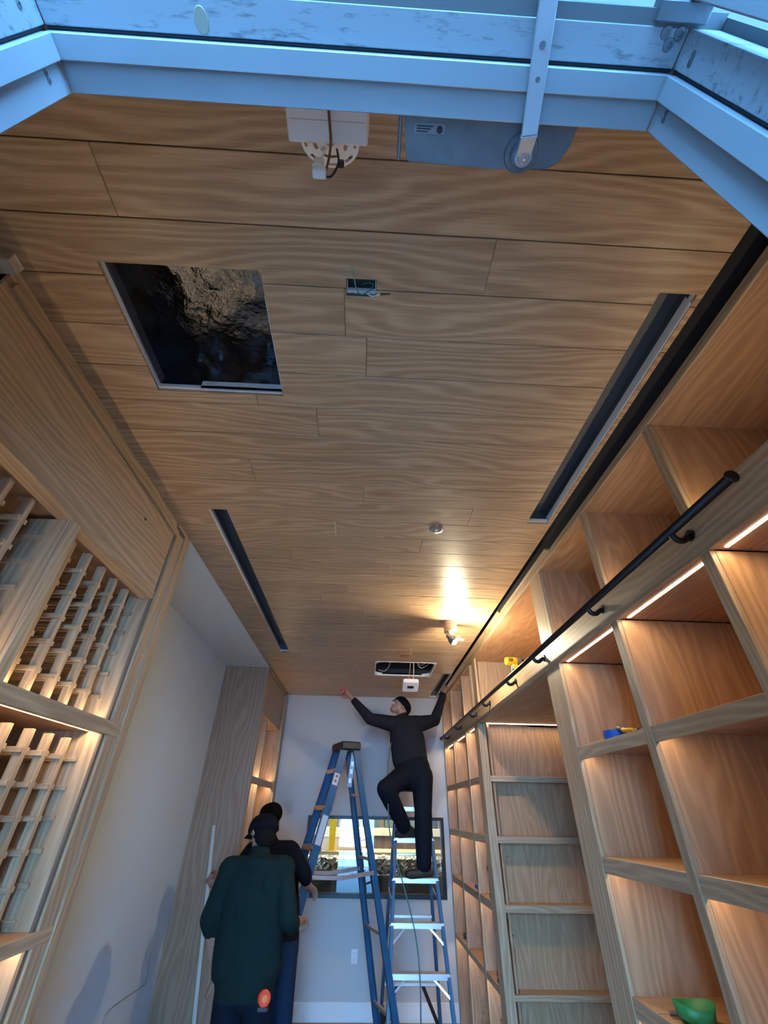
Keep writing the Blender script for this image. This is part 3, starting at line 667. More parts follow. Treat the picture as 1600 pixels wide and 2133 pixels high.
brg = thing('bridge_cabinet', 'open oak cupboard bridging the alcove at the ceiling, holding a drill', 'cabinet', (1.4, 3.7, BZ0))
bxo('soffit_panel', (XR + 0.022, 2.40, 2.7455, 4.6695, BZ0 + 0.004, BZ0 + 0.02), ply['y'], brg)
bxo('upper_floor', (XR + 0.022, XBK, 2.7455, 4.6695, BZ1 - 0.022, BZ1), ply['y'], brg)
bxo('top_panel', (XR + 0.010, XBK, 2.7455, 4.6695, CE - 0.044, CE - 0.026), ply['y'], brg)
bxo('back_panel', (XBK, XBK + 0.01, 2.60, 4.80, BZ1, CE - 0.02), ply['y'], brg)
bxo('end_panel', (XR + 0.022, XBK, 4.670, 4.692, BZ1 + 0.0005, CE - 0.027), oak['z'], brg, bev=0.001)
bxo('near_panel', (XR + 0.022, XBK, 2.705, 2.745, BZ1 + 0.0005, CE - 0.045), ply['z'], brg)
bxo('end_stile', (XR, XR + 0.0215, 4.560, 4.692, BZ1 + 0.0005, CE - 0.045), oak['z'], brg, bev=0.0012)
led_y(brg, XR + 0.030, 2.78, 4.64, BZ1 + 0.0035, LED_W * 0.25, up=True)

t = thing('face_beam', 'long oak beam across the right bookcases carrying the black rail', 'beam', (XR, 3.5, BZ0))
for a, b in ((0.20, 2.745), (2.7455, YB - 0.001)): bxo('board', (XR - 0.004, XR + 0.0215, a, b, BZ0, BZ1), oak['y'], t, bev=0.0015)
t = thing('ceiling_trim', 'oak trim strips closing the gap between right bookcases and ceiling', 'trim', (XR, 3.5, CE))
for a, b in ((0.20, 2.30), (2.3005, YB - 0.001)): bxo('trim_strip', (XR - 0.003, XR + 0.0095, a, b, CE - 0.044, CE - 0.004), oak['y'], t, bev=0.001)
bxo('filler_strip', (XR - 0.035, XR - 0.0035, 2.31, 3.35, CE - 0.016, CE - 0.002), oak['y'], t, bev=0.001)
bxo('filler_strip', (XR - 0.055, XR - 0.0035, 3.36, YB - 0.001, CE - 0.012, CE + 0.004), oak['y'], t, bev=0.001)
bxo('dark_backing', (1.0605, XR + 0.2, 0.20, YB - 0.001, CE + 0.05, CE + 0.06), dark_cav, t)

# ladder rail
RX = XR - 0.075
def rail_z(y): return 2.648
t = thing('ladder_rail', 'black metal ladder rail running along the right bookcases', 'rail', (RX, 3.6, 2.65))
bm = bmesh.new(); tube(bm, [(RX, 0.935, rail_z(0)), (RX, 6.50, rail_z(0))], 0.0155, 14); obj('rail_tube', bm, black_metal, t, smooth=True)
for y, s in ((0.935, -1), (6.50, 1)):
    bm = bmesh.new(); lathe(bm, [(0.0205, 0), (0.0215, 0.006), (0.019, 0.011)], (RX, y, rail_z(0)), (0, s, 0), 18); obj('end_cap', bm, black_metal, t)
for y in (1.24, 1.92, 2.725, 3.325, 4.105, 4.65, 5.45, 6.22):
    bm = bmesh.new(); z = rail_z(0)
    tube(bm, spline([(RX, y, z - 0.012), (RX + 0.012, y, z - 0.032), (RX + 0.035, y, z - 0.034), (RX + 0.052, y, z - 0.022), (XR - 0.004, y, z - 0.012)]), 0.0115, 10); br = obj('bracket', bm, black_metal, t, smooth=True)
    bm = bmesh.new(); lathe(bm, [(0.021, 0), (0.021, 0.006)], (XR - 0.0045, y, z - 0.012), (-1, 0, 0), 16); obj('wall_flange', bm, black_metal, br)

# =================================================================== LEFT WINE RACK CABINETS
VZ = 2.725
def cleat_mesh(x0, x1):
    bm = bmesh.new(); box(bm, x0, x1, -0.006, 0.006, -0.009, 0.009, bev=0.001)
    me = bpy.data.meshes.new('cleat'); bm.to_mesh(me); bm.free(); me.materials.append(oak['x']); return me
def post_mesh(d, h):
    bm = bmesh.new(); box(bm, -d / 2, d / 2, -0.0105, 0.0105, 0, h, bev=0.001)
    me = bpy.data.meshes.new('post'); bm.to_mesh(me); bm.free(); me.materials.append(oak['z']); return me
CM = cleat_mesh(-1.60, -1.236)
Z_UP = [2.637 - 0.1015 * k for k in range(5)]
Z_LO = [1.976 - 0.1035 * k for k in range(6)]
PU, PLo = post_mesh(0.034, VZ - 2.13), post_mesh(0.034, 2.045 - 1.435)
def rack(t, ys):
    for y in ys:
        for z0, me, zs in ((2.131, PU, Z_UP), (1.436, PLo, Z_LO)):
            inst('post', me, (-1.252, y, z0), t); inst('rear_post', me, (-1.585, y, z0), t)
            for z in zs:
                for s in (-1, 1): inst('cleat', CM, (0, y + s * 0.0168, z), t)
def rack_side(t, y, s):
    for z in Z_UP + Z_LO: inst('cleat', CM, (0, y + s * 0.0062, z), t)
wr = thing('wine_rack_cabinet', 'oak wine rack cabinet with lit lattice nearest the camera on the left', 'wine rack', (-1.4, 1.5, 0))
bxo('valance', (XL - 0.020, XL - 0.006, 0.715, 2.185, VZ + 0.045, CE - 0.001), oak['y'], wr, bev=0.001)
bxo('valance_rail', (XL - 0.073, XL, 0.715, 2.185, VZ, VZ + 0.0445), oak['y'], wr, bev=0.0015)
bxo('crown_strip', (XL - 0.0055, XL + 0.010, 0.735, 2.204, CE - 0.082, CE - 0.048), oak['y'], wr, bev=0.0012)
bxo('crown_block', (XL - 0.12, XL + 0.018, 0.668, 0.7145, CE - 0.042, CE - 0.0015), wood('end_grain', 'y', (0.42, 0.33, 0.25), (0.60, 0.52, 0.42), rings=90, wander=2), wr, bev=0.0015)
bm = bmesh.new(); box(bm, XL - 0.02, XL + 0.001, 2.205, 2.301, 0.0, CE - 0.046, bev=0.002); obj('end_stile', bm, oak['z'], wr)
bxo('end_stile', (XL - 0.02, XL + 0.009, 2.3015, 2.346, 0.0, CE - 0.02), oak['z'], wr, bev=0.002)
bxo('scribe_moulding', (XL - 0.04, XL + 0.003, 2.3465, 2.380, 0.0, CE - 0.001), oak['z'], wr, bev=0.002)
bxo('end_panel', (XW + 0.001, XL - 0.021, 2.190, 2.33, 0.0, CE - 0.05), oak['z'], wr)
bxo('filler_block', (XL - 0.028, XL + 0.001, 2.19, 2.3455, CE - 0.019, CE + 0.013), oak['y'], wr)
bxo('groove', (XL - 0.0205, XL - 0.010, 2.1855, 2.2045, 0.0, VZ + 0.4), principled('groove_brown', (0.16, 0.11, 0.075), 0.7), wr)
bxo('mid_panel', (XW + 0.002, XL - 0.02, 1.432, 1.480, 1.0, VZ - 0.0005), oak['z'], wr)
bxo('mid_stile', (XL - 0.0195, XL - 0.001, 1.432, 1.480, 1.0, VZ - 0.0005), oak['z'], wr, bev=0.002)
bxo('near_panel', (XW + 0.002, XL, 0.70, 0.74, 0.0, VZ - 0.001), oak['z'], wr, bev=0.002)
bxo('back_panel', (XW + 0.001, XW + 0.012, 0.741, 2.189, 0.0, CE - 0.05), ply['z'], wr)
bxo('top_panel', (XW + 0.013, XL - 0.0735, 0.741, 2.189, VZ + 0.02, VZ + 0.04), ply['y'], wr)
s = bxo('lit_shelf', (XL - 0.075, XL - 0.001, 0.741, 2.200, 2.102, 2.130), oak['y'], wr, bev=0.0015)
bxo('front_lip', (XL - 0.02, XL + 0.004, 0.741, 2.305, 2.0755, 2.132), oak['y'], s, bev=0.002)
bxo('shelf_board', (XW + 0.013, XL - 0.0755, 0.741, 2.189, 2.085, 2.105), ply['y'], wr)
s = bxo('lower_shelf', (XW + 0.013, XL - 0.0205, 0.741, 2.189, 1.405, 1.4345), ply['y'], wr, bev=0.001)
bxo('front_lip', (XL - 0.02, XL + 0.004, 0.741, 2.350, 1.392, 1.435), oak['y'], s, bev=0.002)
bxo('base', (XW + 0.013, XL - 0.05, 0.741, 2.189, 0.0, 0.9), oak['y'], wr)
for a, b in ((0.76, 1.425), (1.49, 2.18)):
    led_y(wr, XL - 0.060, a, b, 2.0845 + 0.017, LED_W * 1.0)
    led_y(wr, XL - 0.058, a, b, 2.1335, LED_W * 0.55, up=True)
    led_y(wr, XL - 0.040, a, b, 1.4045, LED_W * 0.6)
rack(wr, [1.7115, 1.8375, 1.9575, 2.0795, 1.59, 0.83, 0.945, 1.065, 1.19, 1.306])
rack_side(wr, 2.190, -1); rack_side(wr, 1.432, -1); rack_side(wr, 1.480, 1)
for i, (yy, zz) in enumerate(((1.86, 3.02),)):
    bm = bmesh.new(); lathe(bm, [(0.008, 0), (0.007, 0.002)], (XL - 0.0055, yy, zz), (1, 0, 0), 10); obj('knot', bm, plastic_blk, wr)

wf = thing('wine_rack_cabinet', 'tall oak wine rack cabinet with plain side panel beside the end wall', 'wine rack', (-1.4, 6.0, 0))
bxo('side_panel', (XW + 0.001, XL - 0.001, YP, YP + 0.035, 0.0, CE - 0.001), wood('oak_smoked', 'z', (0.25, 0.145, 0.085), (0.33, 0.205, 0.125), rings=120, wander=6.0), wf, bev=0.001)
bxo('edge_band', (XL - 0.0005, XL + 0.004, YP, YP + 0.052, 0.0, CE - 0.001), oak['z'], wf, bev=0.001)
bxo('valance', (XL - 0.022, XL, YP + 0.0525, 6.60, VZ - 0.02, CE - 0.045), oak['y'], wf, bev=0.0015)
bxo('crown_strip', (XL - 0.022, XL + 0.012, YP + 0.0525, YB - 0.002, CE - 0.0445, CE - 0.001), oak['y'], wf, bev=0.0015)
bxo('end_stile', (XL - 0.02, XL + 0.035, 6.601, YB - 0.001, 0.0, CE - 0.045), oak['z'], wf, bev=0.002)
bxo('back_panel', (XW + 0.001, XW + 0.30, YP + 0.036, YB - 0.001, 0.0, CE - 0.05), ply['z'], wf)
bxo('end_panel', (XW + 0.3005, XL - 0.021, 6.62, YB - 0.001, 0.0, CE - 0.05), ply['z'], wf)
bxo('mid_panel', (XW + 0.3005, XL - 0.02, 5.795, 5.83, 1.0, VZ - 0.021), oak['z'], wf, bev=0.001)
s = bxo('lit_shelf', (XW + 0.3005, XL - 0.02, YP + 0.036, 6.619, 2.075, 2.098), ply['y'], wf)
bxo('front_lip', (XL - 0.0195, XL, YP + 0.053, 6.60, 2.040, 2.105), oak['y'], s, bev=0.0015)
bxo('soffit', (XW + 0.3005, XL - 0.0225, YP + 0.036, 6.619, VZ - 0.02, VZ), ply['y'], wf)
for a, b in ((5.36, 5.785), (5.84, 6.60)):
    led_y(wf, XL - 0.045, a, b, 2.0745, LED_W * 0.8); led_y(wf, XL - 0.045, a, b, 2.1015, LED_W * 0.6, up=True)
bm = bmesh.new(); box(bm, -0.19, 0, -0.006, 0.006, -0.009, 0.009); CMF = bpy.data.meshes.new('cleat'); bm.to_mesh(CMF); bm.free(); CMF.materials.append(oak['x'])
for y in (6.0, 6.16, 6.32, 6.47):
    for z0, h, zs in ((2.099, VZ - 2.12, [2.60 - 0.11 * k for k in range(4)]), (1.0, 1.07, [1.93 - 0.115 * k for k in range(6)])):
        bxo('post', (XL - 0.20, XL - 0.15, y - 0.0105, y + 0.0105, z0, z0 + h), oak['z'], wf)
        for z in zs:
            for sd in (-1, 1): inst('cleat', CMF, (XL - 0.151, y + sd * 0.0168, z), wf)

# recess: leaning trim strip and wall cable
t = thing('trim_offcut', 'pale wooden strip leaning against the tall side panel at left', 'wood strip', (-1.3, 5.27, 0))
bm = bmesh.new(); obox(bm, (-1.225, 5.255, 0.0), (-1.432, 5.281, 1.68), 0.030, 0.010, (0, 1, 0), bev=0.001); obj('strip', bm, wood('pale_strip', 'z', (0.45, 0.39, 0.32), (0.58, 0.52, 0.45)), t)
bm = bmesh.new()
pts = [at_x(u, v, XW + 0.004) for u, v in ((312, 1985), (306, 2035), (300, 2052), (262, 2078), (228, 2104), (215, 2128), (209, 2160))]
tube(bm, spline(pts), 0.0045, 7); tag(obj('wall_cable', bm, principled('grey_cable', (0.35, 0.37, 0.38), 0.6), origin=pts[0]), 'thin grey cable stapled low on the white recess wall', 'cable')

# =================================================================== STEP LADDERS
def ladder(label, top, th, a, b, w0, k, zs, cap_z, stickers=False, braces=()):
    n = Vector((-math.cos(th), -math.sin(th), 0)); s = Vector((-math.sin(th), math.cos(th), 0)); T = Vector(top)
    t = thing('step_ladder', label, 'ladder', (T.x, T.y, 0), 'blue fibreglass step ladders')
    def pt(side, front, z):
        h = T.z - z; w = w0 + k * h; d = (a if front else -b) * h + (0.06 if front else -0.06)
        return Vector((T.x, T.y, z)) + s * side * w + n * d
    for side in (-1, 1):
        for front, wd in ((True, 0.075), (False, 0.055)):
            p0, p1 = pt(side, front, 0.03), pt(side, front, T.z)
            ax_ = (p1 - p0).normalized(); un = n - ax_ * n.dot(ax_); un.normalize()
            bm = bmesh.new()
            obox(bm, p0, p1, 0.006, wd, un, bev=0.001)                       # web of the channel
            for e in (-1, 1):
                q0, q1 = p0 - s * side * 0.013 + un * e * (wd / 2 - 0.003), p1 - s * side * 0.013 + un * e * (wd / 2 - 0.003)
                obox(bm, q0, q1, 0.026, 0.006, un, bev=0.001)
            r = obj('front_rail' if front else 'rear_rail', bm, blue_fib, t)
            bm = bmesh.new(); obox(bm, pt(side, front, 0.0), pt(side, front, 0.10), 0.03, wd + 0.008, un, bev=0.003); obj('foot', bm, plastic_blk, r)
            if stickers and front and side < 0:
                for z0, z1 in ((2.02, 2.12), (1.56, 1.78)):
                    bm = bmesh.new(); obox(bm, pt(side, True, z0) + s * side * 0.004, pt(side, True, z1) + s * side * 0.004, 0.001, 0.055, un); obj('warning_label', bm, principled('label_grey', (0.5, 0.5, 0.5), 0.6), r)
                for z0 in (2.045, 2.085):
                    bm = bmesh.new(); obox(bm, pt(side, True, z0) + s * side * 0.005, pt(side, True, z0 + 0.02) + s * side * 0.005, 0.001, 0.02, un); obj('label_mark', bm, principled('label_red', (0.35, 0.05, 0.03), 0.6), r)
    for z in zs:
        p0, p1 = pt(-1, True, z), pt(1, True, z)
        bm = bmesh.new(); obox(bm, p0, p1, 0.085, 0.004, bev=0.001)
        for e in (-1, 1): obox(bm, p0 + n * e * 0.041 + Vector((0, 0, -0.018)), p1 + n * e * 0.041 + Vector((0, 0, -0.018)), 0.004, 0.036, bev=0.001)
        st = obj('step', bm, alu_step, t)
        for side, p in ((-1, p0), (1, p1)):
            bm = bmesh.new(); lathe(bm, [(0.008, 0), (0.007, 0.004)], p + s * side * 0.003 + Vector((0, 0, -0.015)) + n * 0.038, n, 8); obj('rivet', bm, steel, st)
    for z in braces:
        p0, p1 = pt(-1, True, z), pt(1, True, z); m0, m1 = p0.lerp(p1, 0.27), p0.lerp(p1, 0.73)
        for e0, e1 in ((m0, pt(-1, True, z - 0.15)), (m1, pt(1, True, z - 0.15))):
            bm = bmesh.new(); obox(bm, e0 + Vector((0, 0, -0.03)) + n * 0.03, e1 + n * 0.03, 0.016, 0.006, n, bev=0.0008); obj('step_brace', bm, alu_step, t)
    for z in [0.45, 0.95, 1.45, 1.95]:
        if z < T.z - 0.3:
            bm = bmesh.new(); obox(bm, pt(-1, False, z), pt(1, False, z), 0.03, 0.022, bev=0.002); obj('rear_bar', bm, alu_step, t)
    for side in (-1, 1):
        bm = bmesh.new(); m_ = pt(side, False, 0.33).lerp(pt(-side, False, 0.33), 0.30)
        obox(bm, pt(side, False, 0.10), m_ + Vector((0, 0, 0.12)), 0.022, 0.03, bev=0.002); obj('rear_brace', bm, plastic_blk, t)
    zs_ = T.z * 0.57
    for side in (-1, 1):
        f, r_ = pt(side, True, zs_), pt(side, False, zs_ + 0.02); mid = f.lerp(r_, 0.5) - Vector((0, 0, 0.02))
        bm = bmesh.new(); obox(bm, f, mid, 0.008, 0.030, bev=0.001); obox(bm, mid, r_, 0.008, 0.030, bev=0.001); obj('spreader', bm, alu_step, t)
    # moulded top cap
    bm = bmesh.new(); c0 = T + Vector((0, 0, 0.018)); obox(bm, c0 - s * (w0 + 0.035), c0 + s * (w0 + 0.035), 0.21, 0.075, bev=0.012); tc_ = obj('top_cap', bm, plastic_blk, t)
    for e in (-0.6, 0, 0.6):
        bm = bmesh.new(); obox(bm, c0 + s * e * w0 - n * 0.106 - Vector((0, 0, 0.02)), c0 + s * e * w0 - n * 0.106 + Vector((0, 0, 0.02)), 0.03, 0.004, n); obj('cap_rib', bm, plastic_blk, tc_)
    return t, pt
LA, ptA = ladder('tall blue step ladder standing open behind the two men at left', (-0.173, 5.145, 2.35), 0.35, 0.275, 0.217, 0.139, 0.052, [0.33 + 0.305 * k for k in range(7)], 2.35, stickers=True)
LB, ptB = ladder('shorter blue step ladder with the man standing on its silver steps', (0.556, 5.60, 2.02), math.pi / 2, 0.262, 0.22, 0.165, 0.072, [0.40, 0.70, 1.0, 1.30, 1.60, 1.86], 2.02, braces=(0.70, 1.0))
# level hooked on the tall ladder
t = thing('spirit_level', 'grey spirit level hooked inside the top of the tall ladder', 'spirit level', (-0.13, 5.2, 1.9))
p0, p1 = at_y(737, 1573, 5.06), at_y(727, 1640, 5.10)
bm = bmesh.new(); obox(bm, p0, p1, 0.052, 0.022, (0, 1, 0.1), bev=0.002); lb = obj('level_body', bm, principled('level_grey', (0.16, 0.16, 0.17), 0.4, metal=0.5), t)
for f in (0.28, 0.52, 0.80):
    bm = bmesh.new(); c = p0.lerp(p1, f); obox(bm, c + Vector((0, -0.0125, -0.02)), c + Vector((0, -0.0125, 0.02)), 0.024, 0.003, (0, 1, 0)); obj('window', bm, white_plast, lb)

# =================================================================== SMALL THINGS ON SHELVES
dx, dy, dz = 1.205, 3.70, BZ1
t = thing('cordless_drill', 'yellow and black cordless drill on the upper shelf behind the rail', 'drill', (dx + 0.07, dy, dz))
bm = bmesh.new(); box(bm, dx + 0.01, dx + 0.10, dy - 0.055, dy + 0.055, dz + 0.001, dz + 0.055, bev=0.006); obj('battery', bm, plastic_blk, t)
bm = bmesh.new(); obox(bm, (dx + 0.055, dy, dz + 0.056), (dx + 0.065, dy, dz + 0.15), 0.036, 0.046, (1, 0, 0), bev=0.008); obj('grip', bm, plastic_blk, t)
bm = bmesh.new(); lathe(bm, [(0.026, 0), (0.032, 0.008), (0.033, 0.085), (0.030, 0.10)], (dx, dy, dz + 0.182), (1, 0, 0), 18); mh = obj('motor_housing', bm, yellow_m, t, smooth=False)
for k in range(3): bxo('vent', (dx + 0.022 + 0.014 * k, dx + 0.029 + 0.014 * k, dy - 0.034, dy - 0.0315, dz + 0.17, dz + 0.20), plastic_blk, mh)
bm = bmesh.new(); lathe(bm, [(0.030, 0), (0.031, 0.03), (0.026, 0.038)], (dx + 0.1005, dy, dz + 0.182), (1, 0, 0), 18); obj('gearbox', bm, closer_m, t)
bm = bmesh.new(); lathe(bm, [(0.020, 0), (0.020, 0.02), (0.010, 0.03), (0.008, 0.045)], (dx + 0.139, dy, dz + 0.182), (1, 0, 0), 16); obj('chuck', bm, plastic_blk, t)
bm = bmesh.new(); box(bm, dx + 0.078, dx + 0.092, dy - 0.011, dy + 0.011, dz + 0.112, dz + 0.148, bev=0.003); obj('trigger', bm, red_m, t)
bm = bmesh.new(); box(bm, dx + 0.05, dx + 0.10, dy - 0.022, dy + 0.022, dz + 0.11, dz + 0.155, bev=0.006); obj('yellow_collar', bm, yellow_m, t)

zs1 = 2.11
c = at_x(1279, 1522, 1.20); c.z = zs1
t = thing('tape_roll', 'roll of blue masking tape on a shelf edge of the near bookcase', 'tape roll', (c.x, c.y, zs1))
bm = bmesh.new(); arc_plate(bm, 0.036, 0.05, 0, 6.2832, zs1 + 0.001, zs1 + 0.036, Vector((c.x, c.y, 0)), 28); obj('tape', bm, blue_tape, t)
bm = bmesh.new(); arc_plate(bm, 0.033, 0.0358, 0, 6.2832, zs1 + 0.001, zs1 + 0.036, Vector((c.x, c.y, 0)), 24); obj('core', bm, white_plast, t)
c2 = at_x(1306, 1517, 1.20)
t = thing('utility_pliers', 'yellow handled pliers lying beside the blue tape roll', 'pliers', (c2.x, c2.y, zs1))
for sgn in (-1, 1):
    bm = bmesh.new(); tube(bm, spline([(c2.x + 0.012 * sgn, c2.y - 0.07, zs1 + 0.014), (c2.x + 0.022 * sgn, c2.y - 0.02, zs1 + 0.02), (c2.x + 0.004 * sgn, c2.y + 0.03, zs1 + 0.03)]), [0.009] * 12 + [0.008], 8); obj('handle', bm, yellow_m if sgn < 0 else plastic_blk, t, smooth=True)
bm = bmesh.new(); lathe(bm, [(0.015, -0.006), (0.015, 0.006)], (c2.x, c2.y + 0.035, zs1 + 0.032), (0, 0.3, 1), 16); obj('pivot', bm, steel, t)
for sgn in (-1, 1):
    bm = bmesh.new(); obox(bm, (c2.x + 0.007 * sgn, c2.y + 0.036, zs1 + 0.033), (c2.x + 0.003 * sgn, c2.y + 0.085, zs1 + 0.045), 0.01, 0.012, bev=0.002); obj('jaw', bm, steel, t)

c = at_z(1455, 2131, 1.206); z0 = 1.206
t = thing('green_tray', 'green plastic tray on the low shelf at the bottom right', 'tray', (c.x, c.y, z0))
bm = bmesh.new(); n = 24; rings = []
for r, h in ((0.05, 0.001), (0.075, 0.012), (0.088, 0.05), (0.083, 0.05), (0.070, 0.016), (0.045, 0.006)):
    rings.append([bm.verts.new((c.x + 1.1 * 0.75 * r * math.cos(2 * math.pi * k / n), c.y + 0.75 * r * math.sin(2 * math.pi * k / n), z0 + h * (1 + 0.12 * math.cos(4 * math.pi * k / n)))) for k in range(n)])
for A, B in zip(rings, rings[1:]):
    for k in range(n): bm.faces.new((A[k], A[(k + 1) % n], B[(k + 1) % n], B[k]))
bm.faces.new(rings[0][::-1]); bm.faces.new(rings[-1]); obj('tray_body', bm, green_m, t, smooth=True)
c = at_z(1408, 2112, z0 + 0.01)
t = thing('screwdriver_bit', 'small dark screwdriver bit lying beside the green tray', 'tool bit', (c.x, c.y, z0))
bm = bmesh.new(); tube(bm, [(c.x + 0.05, c.y - 0.01, z0 + 0.01), (c.x + 0.012, c.y, z0 + 0.01), (c.x - 0.02, c.y + 0.005, z0 + 0.009)], [0.009, 0.009, 0.006], 10); obj('handle', bm, principled('brown_plastic', (0.10, 0.04, 0.02), 0.5), t)
bm = bmesh.new(); tube(bm, [(c.x - 0.02, c.y + 0.005, z0 + 0.009), (c.x - 0.06, c.y + 0.012, z0 + 0.008)], 0.0025, 8); obj('shaft', bm, steel, t)

# far shelf odds and ends
def on_shelf(u, v, z): p = at_z(u, v, z); p.x = max(p.x, XR + 0.06); return p
p = Vector((1.22, 5.02, 1.655 - 0.45))
t = thing('black_tool', 'black nail gun standing on a middle shelf of the far bookcase', 'nail gun', (1.20, 4.90, 1.206))
bm = bmesh.new(); box(bm, 1.165, 1.215, 4.86, 4.94, 1.206, 1.25, bev=0.006); obj('magazine', bm, plastic_blk, t)
bm = bmesh.new(); obox(bm, (1.19, 4.92, 1.25), (1.19, 4.90, 1.39), 0.035, 0.045, (1, 0, 0), bev=0.006); obj('handle', bm, plastic_blk, t)
bm = bmesh.new(); lathe(bm, [(0.026, 0), (0.030, 0.01), (0.028, 0.07)], (1.19, 4.87, 1.39), (0, 0.7, 0.3), 14); obj('head', bm, plastic_blk, t)
t = thing('blue_case', 'small blue case on a middle shelf of the far bookcase', 'case', (1.22, 5.55, 1.206))
bm = bmesh.new(); box(bm, 1.18, 1.27, 5.46, 5.60, 1.206, 1.235, bev=0.004); obj('case_body', bm, blue_tape, t)
bm = bmesh.new(); box(bm, 1.18, 1.27, 5.46, 5.60, 1.2355, 1.248, bev=0.004); obj('lid', bm, principled('pale_blue', (0.15, 0.35, 0.6), 0.5), t)
t = thing('red_tape_measure', 'red tape measure standing on a low shelf of the far bookcase', 'tape measure', (1.22, 4.95, 0.701))
bm = bmesh.new(); lathe(bm, [(0.035, -0.03), (0.045, -0.024), (0.045, 0.024), (0.035, 0.03)], (1.21, 4.93, 0.748), (0, 1, 0), 20); obj('casing', bm, red_m, t)
bm = bmesh.new(); box(bm, 1.165, 1.255, 4.905, 4.955, 0.701, 0.725, bev=0.004); obj('base', bm, plastic_blk, t)
t = thing('cable_coil', 'coil of dark cable on a low shelf by the end wall', 'cable coil', (1.27, 6.40, 0.701))
for k, r in enumerate((0.085, 0.078, 0.088)):
    bm = bmesh.new(); pts = [(1.27 + r * math.cos(a * math.pi / 12), 6.42 + r * math.sin(a * math.pi / 12), 0.708 + 0.011 * k) for a in range(25)]; tube(bm, pts, 0.006, 7); obj('loop', bm, principled('dark_cable', (0.05, 0.04, 0.03), 0.6), t)
t = thing('paper_stack', 'small stack of grey papers on the upper shelf by the end wall', 'papers', (1.25, 6.0, BZ1))
for k in range(3): bxo('sheet_pad', (1.18 + 0.01 * k, 1.36 + 0.01 * k, 5.70, 5.94 - 0.02 * k, BZ1 + 0.004 + 0.022 * k, BZ1 + 0.025 + 0.022 * k), principled('paper_%d' % k, (0.45 + 0.08 * k, 0.42 + 0.08 * k, 0.40 + 0.08 * k), 0.8), t, bev=0.001)
t = thing('black_bracket', 'small black bracket on the upper middle shelf of the far bookcase', 'bracket', (1.2, 5.42, 1.656))
bxo('foot', (1.17, 1.22, 5.40, 5.45, 1.656, 1.664), plastic_blk, t); bxo('upright', (1.19, 1.20, 5.40, 5.45, 1.6645, 1.72), plastic_blk, t, bev=0.001)

# =================================================================== ROOM BEHIND THE WINDOW
r2 = principled('workshop_wall', (0.42, 0.38, 0.30), 0.8)
struct(bxo('floor_workshop', (-2.4, 2.8, 6.9, 10.0, -0.1, 0.0), floor_m), 'floor of the room behind the window', 'floor')
struct(bxo('ceiling_workshop', (-2.4, 2.8, 6.9, 10.0, 3.0, 3.1), r2), 'ceiling of the room behind the window', 'ceiling')
struct(bxo('wall_workshop_end', (-2.4, 2.8, 9.9, 10.0, 0, 3.0), principled('tan_wall', (0.36, 0.27, 0.19), 0.8)), 'tan far wall behind the window', 'wall')
struct(bxo('wall_workshop_left', (-2.5, -2.4, 6.9, 10.0, 0, 3.1), r2), 'side wall behind the window, left', 'wall')
struct(bxo('wall_workshop_right', (2.8, 2.9, 6.9, 10.0, 0, 3.1), r2), 'side wall behind the window, right', 'wall')
t = thing('parapet_board', 'olive grey board standing along the bottom of the window, behind the glass', 'board', (0.2, 7.0, 0.9))
bxo('board', (-0.9, 1.3, 6.99, 7.02, 0.90, 1.165), principled('olive_grey', (0.17, 0.17, 0.14), 0.7), t, bev=0.002)
bxo('ledge', (-0.9, 1.3, 6.89, 6.985, 0.90, 0.965), principled('olive_grey', (0.17, 0.17, 0.14), 0.7), t, bev=0.002)
t = thing('wrapped_bundle', 'long bundle in crinkled shiny plastic behind the window', 'bundle', (0.2, 7.15, 0.9))
bm = bmesh.new()
wrinkle_sheet(bm, (-0.9, 7.055, 1.10), (2.2, 0, 0), (0, 0.03, 0.215), 110, 12, 0.010, 11)
wrinkle_sheet(bm, (-0.9, 7.085, 1.315), (2.2, 0, 0), (0, 0.30, 0.015), 90, 12, 0.008, 12)
wrinkle_sheet(bm, (-0.9, 7.385, 1.33), (2.2, 0, 0), (0, 0.01, -0.43), 60, 12, 0.006, 13)
obj('plastic_wrap', bm, principled('crinkled_plastic', (0.72, 0.70, 0.58), 0.16, metal=0.55), t)
bxo('core', (-0.88, 1.28, 7.10, 7.37, 0.90, 1.29), white_plast, t)
t = thing('work_counter', 'tan work counter behind the window', 'counter', (0.2, 7.7, 0.0))
bxo('counter_top', (-1.4, 1.8, 7.42, 8.10, 1.325, 1.365), wood('tan_ply', 'x', (0.45, 0.32, 0.18), (0.62, 0.48, 0.30)), t, bev=0.002)
bxo('body', (-1.38, 1.78, 7.46, 8.08, 0.0, 1.3245), oak['x'], t)
t = thing('yellow_post', 'bright yellow post standing behind the window', 'post', (-0.36, 7.6, 1.366))
c = at_y(693, 1735, 7.60)
bm = bmesh.new(); box(bm, c.x - 0.045, c.x + 0.045, 7.56, 7.64, 1.366, 2.6, bev=0.006); obj('shaft', bm, yellow_m, t)
bxo('base_plate', (c.x - 0.07, c.x + 0.07, 7.53, 7.67, 1.3655, 1.374), yellow_m, t, bev=0.001)
t = thing('white_carton', 'white carton on the counter behind the yellow post', 'carton', (-0.2, 7.85, 1.366))
bm = bmesh.new(); box(bm, -0.62, 0.10, 7.72, 8.05, 1.366, 1.52, bev=0.003); obj('carton_body', bm, white_plast, t)
bxo('lid_flap', (-0.60, 0.08, 7.715, 7.7195, 1.49, 1.52), principled('carton_flap_grey', (0.6, 0.6, 0.55), 0.7), t)  # flap in a greyer tone than the carton
t = thing('brown_cabinet', 'brown low cabinet behind the window', 'cabinet', (0.4, 8.8, 0))
bxo('body', (-1.6, 2.2, 8.6, 9.2, 0.0, 1.50), principled('brown_board', (0.16, 0.09, 0.05), 0.6), t)
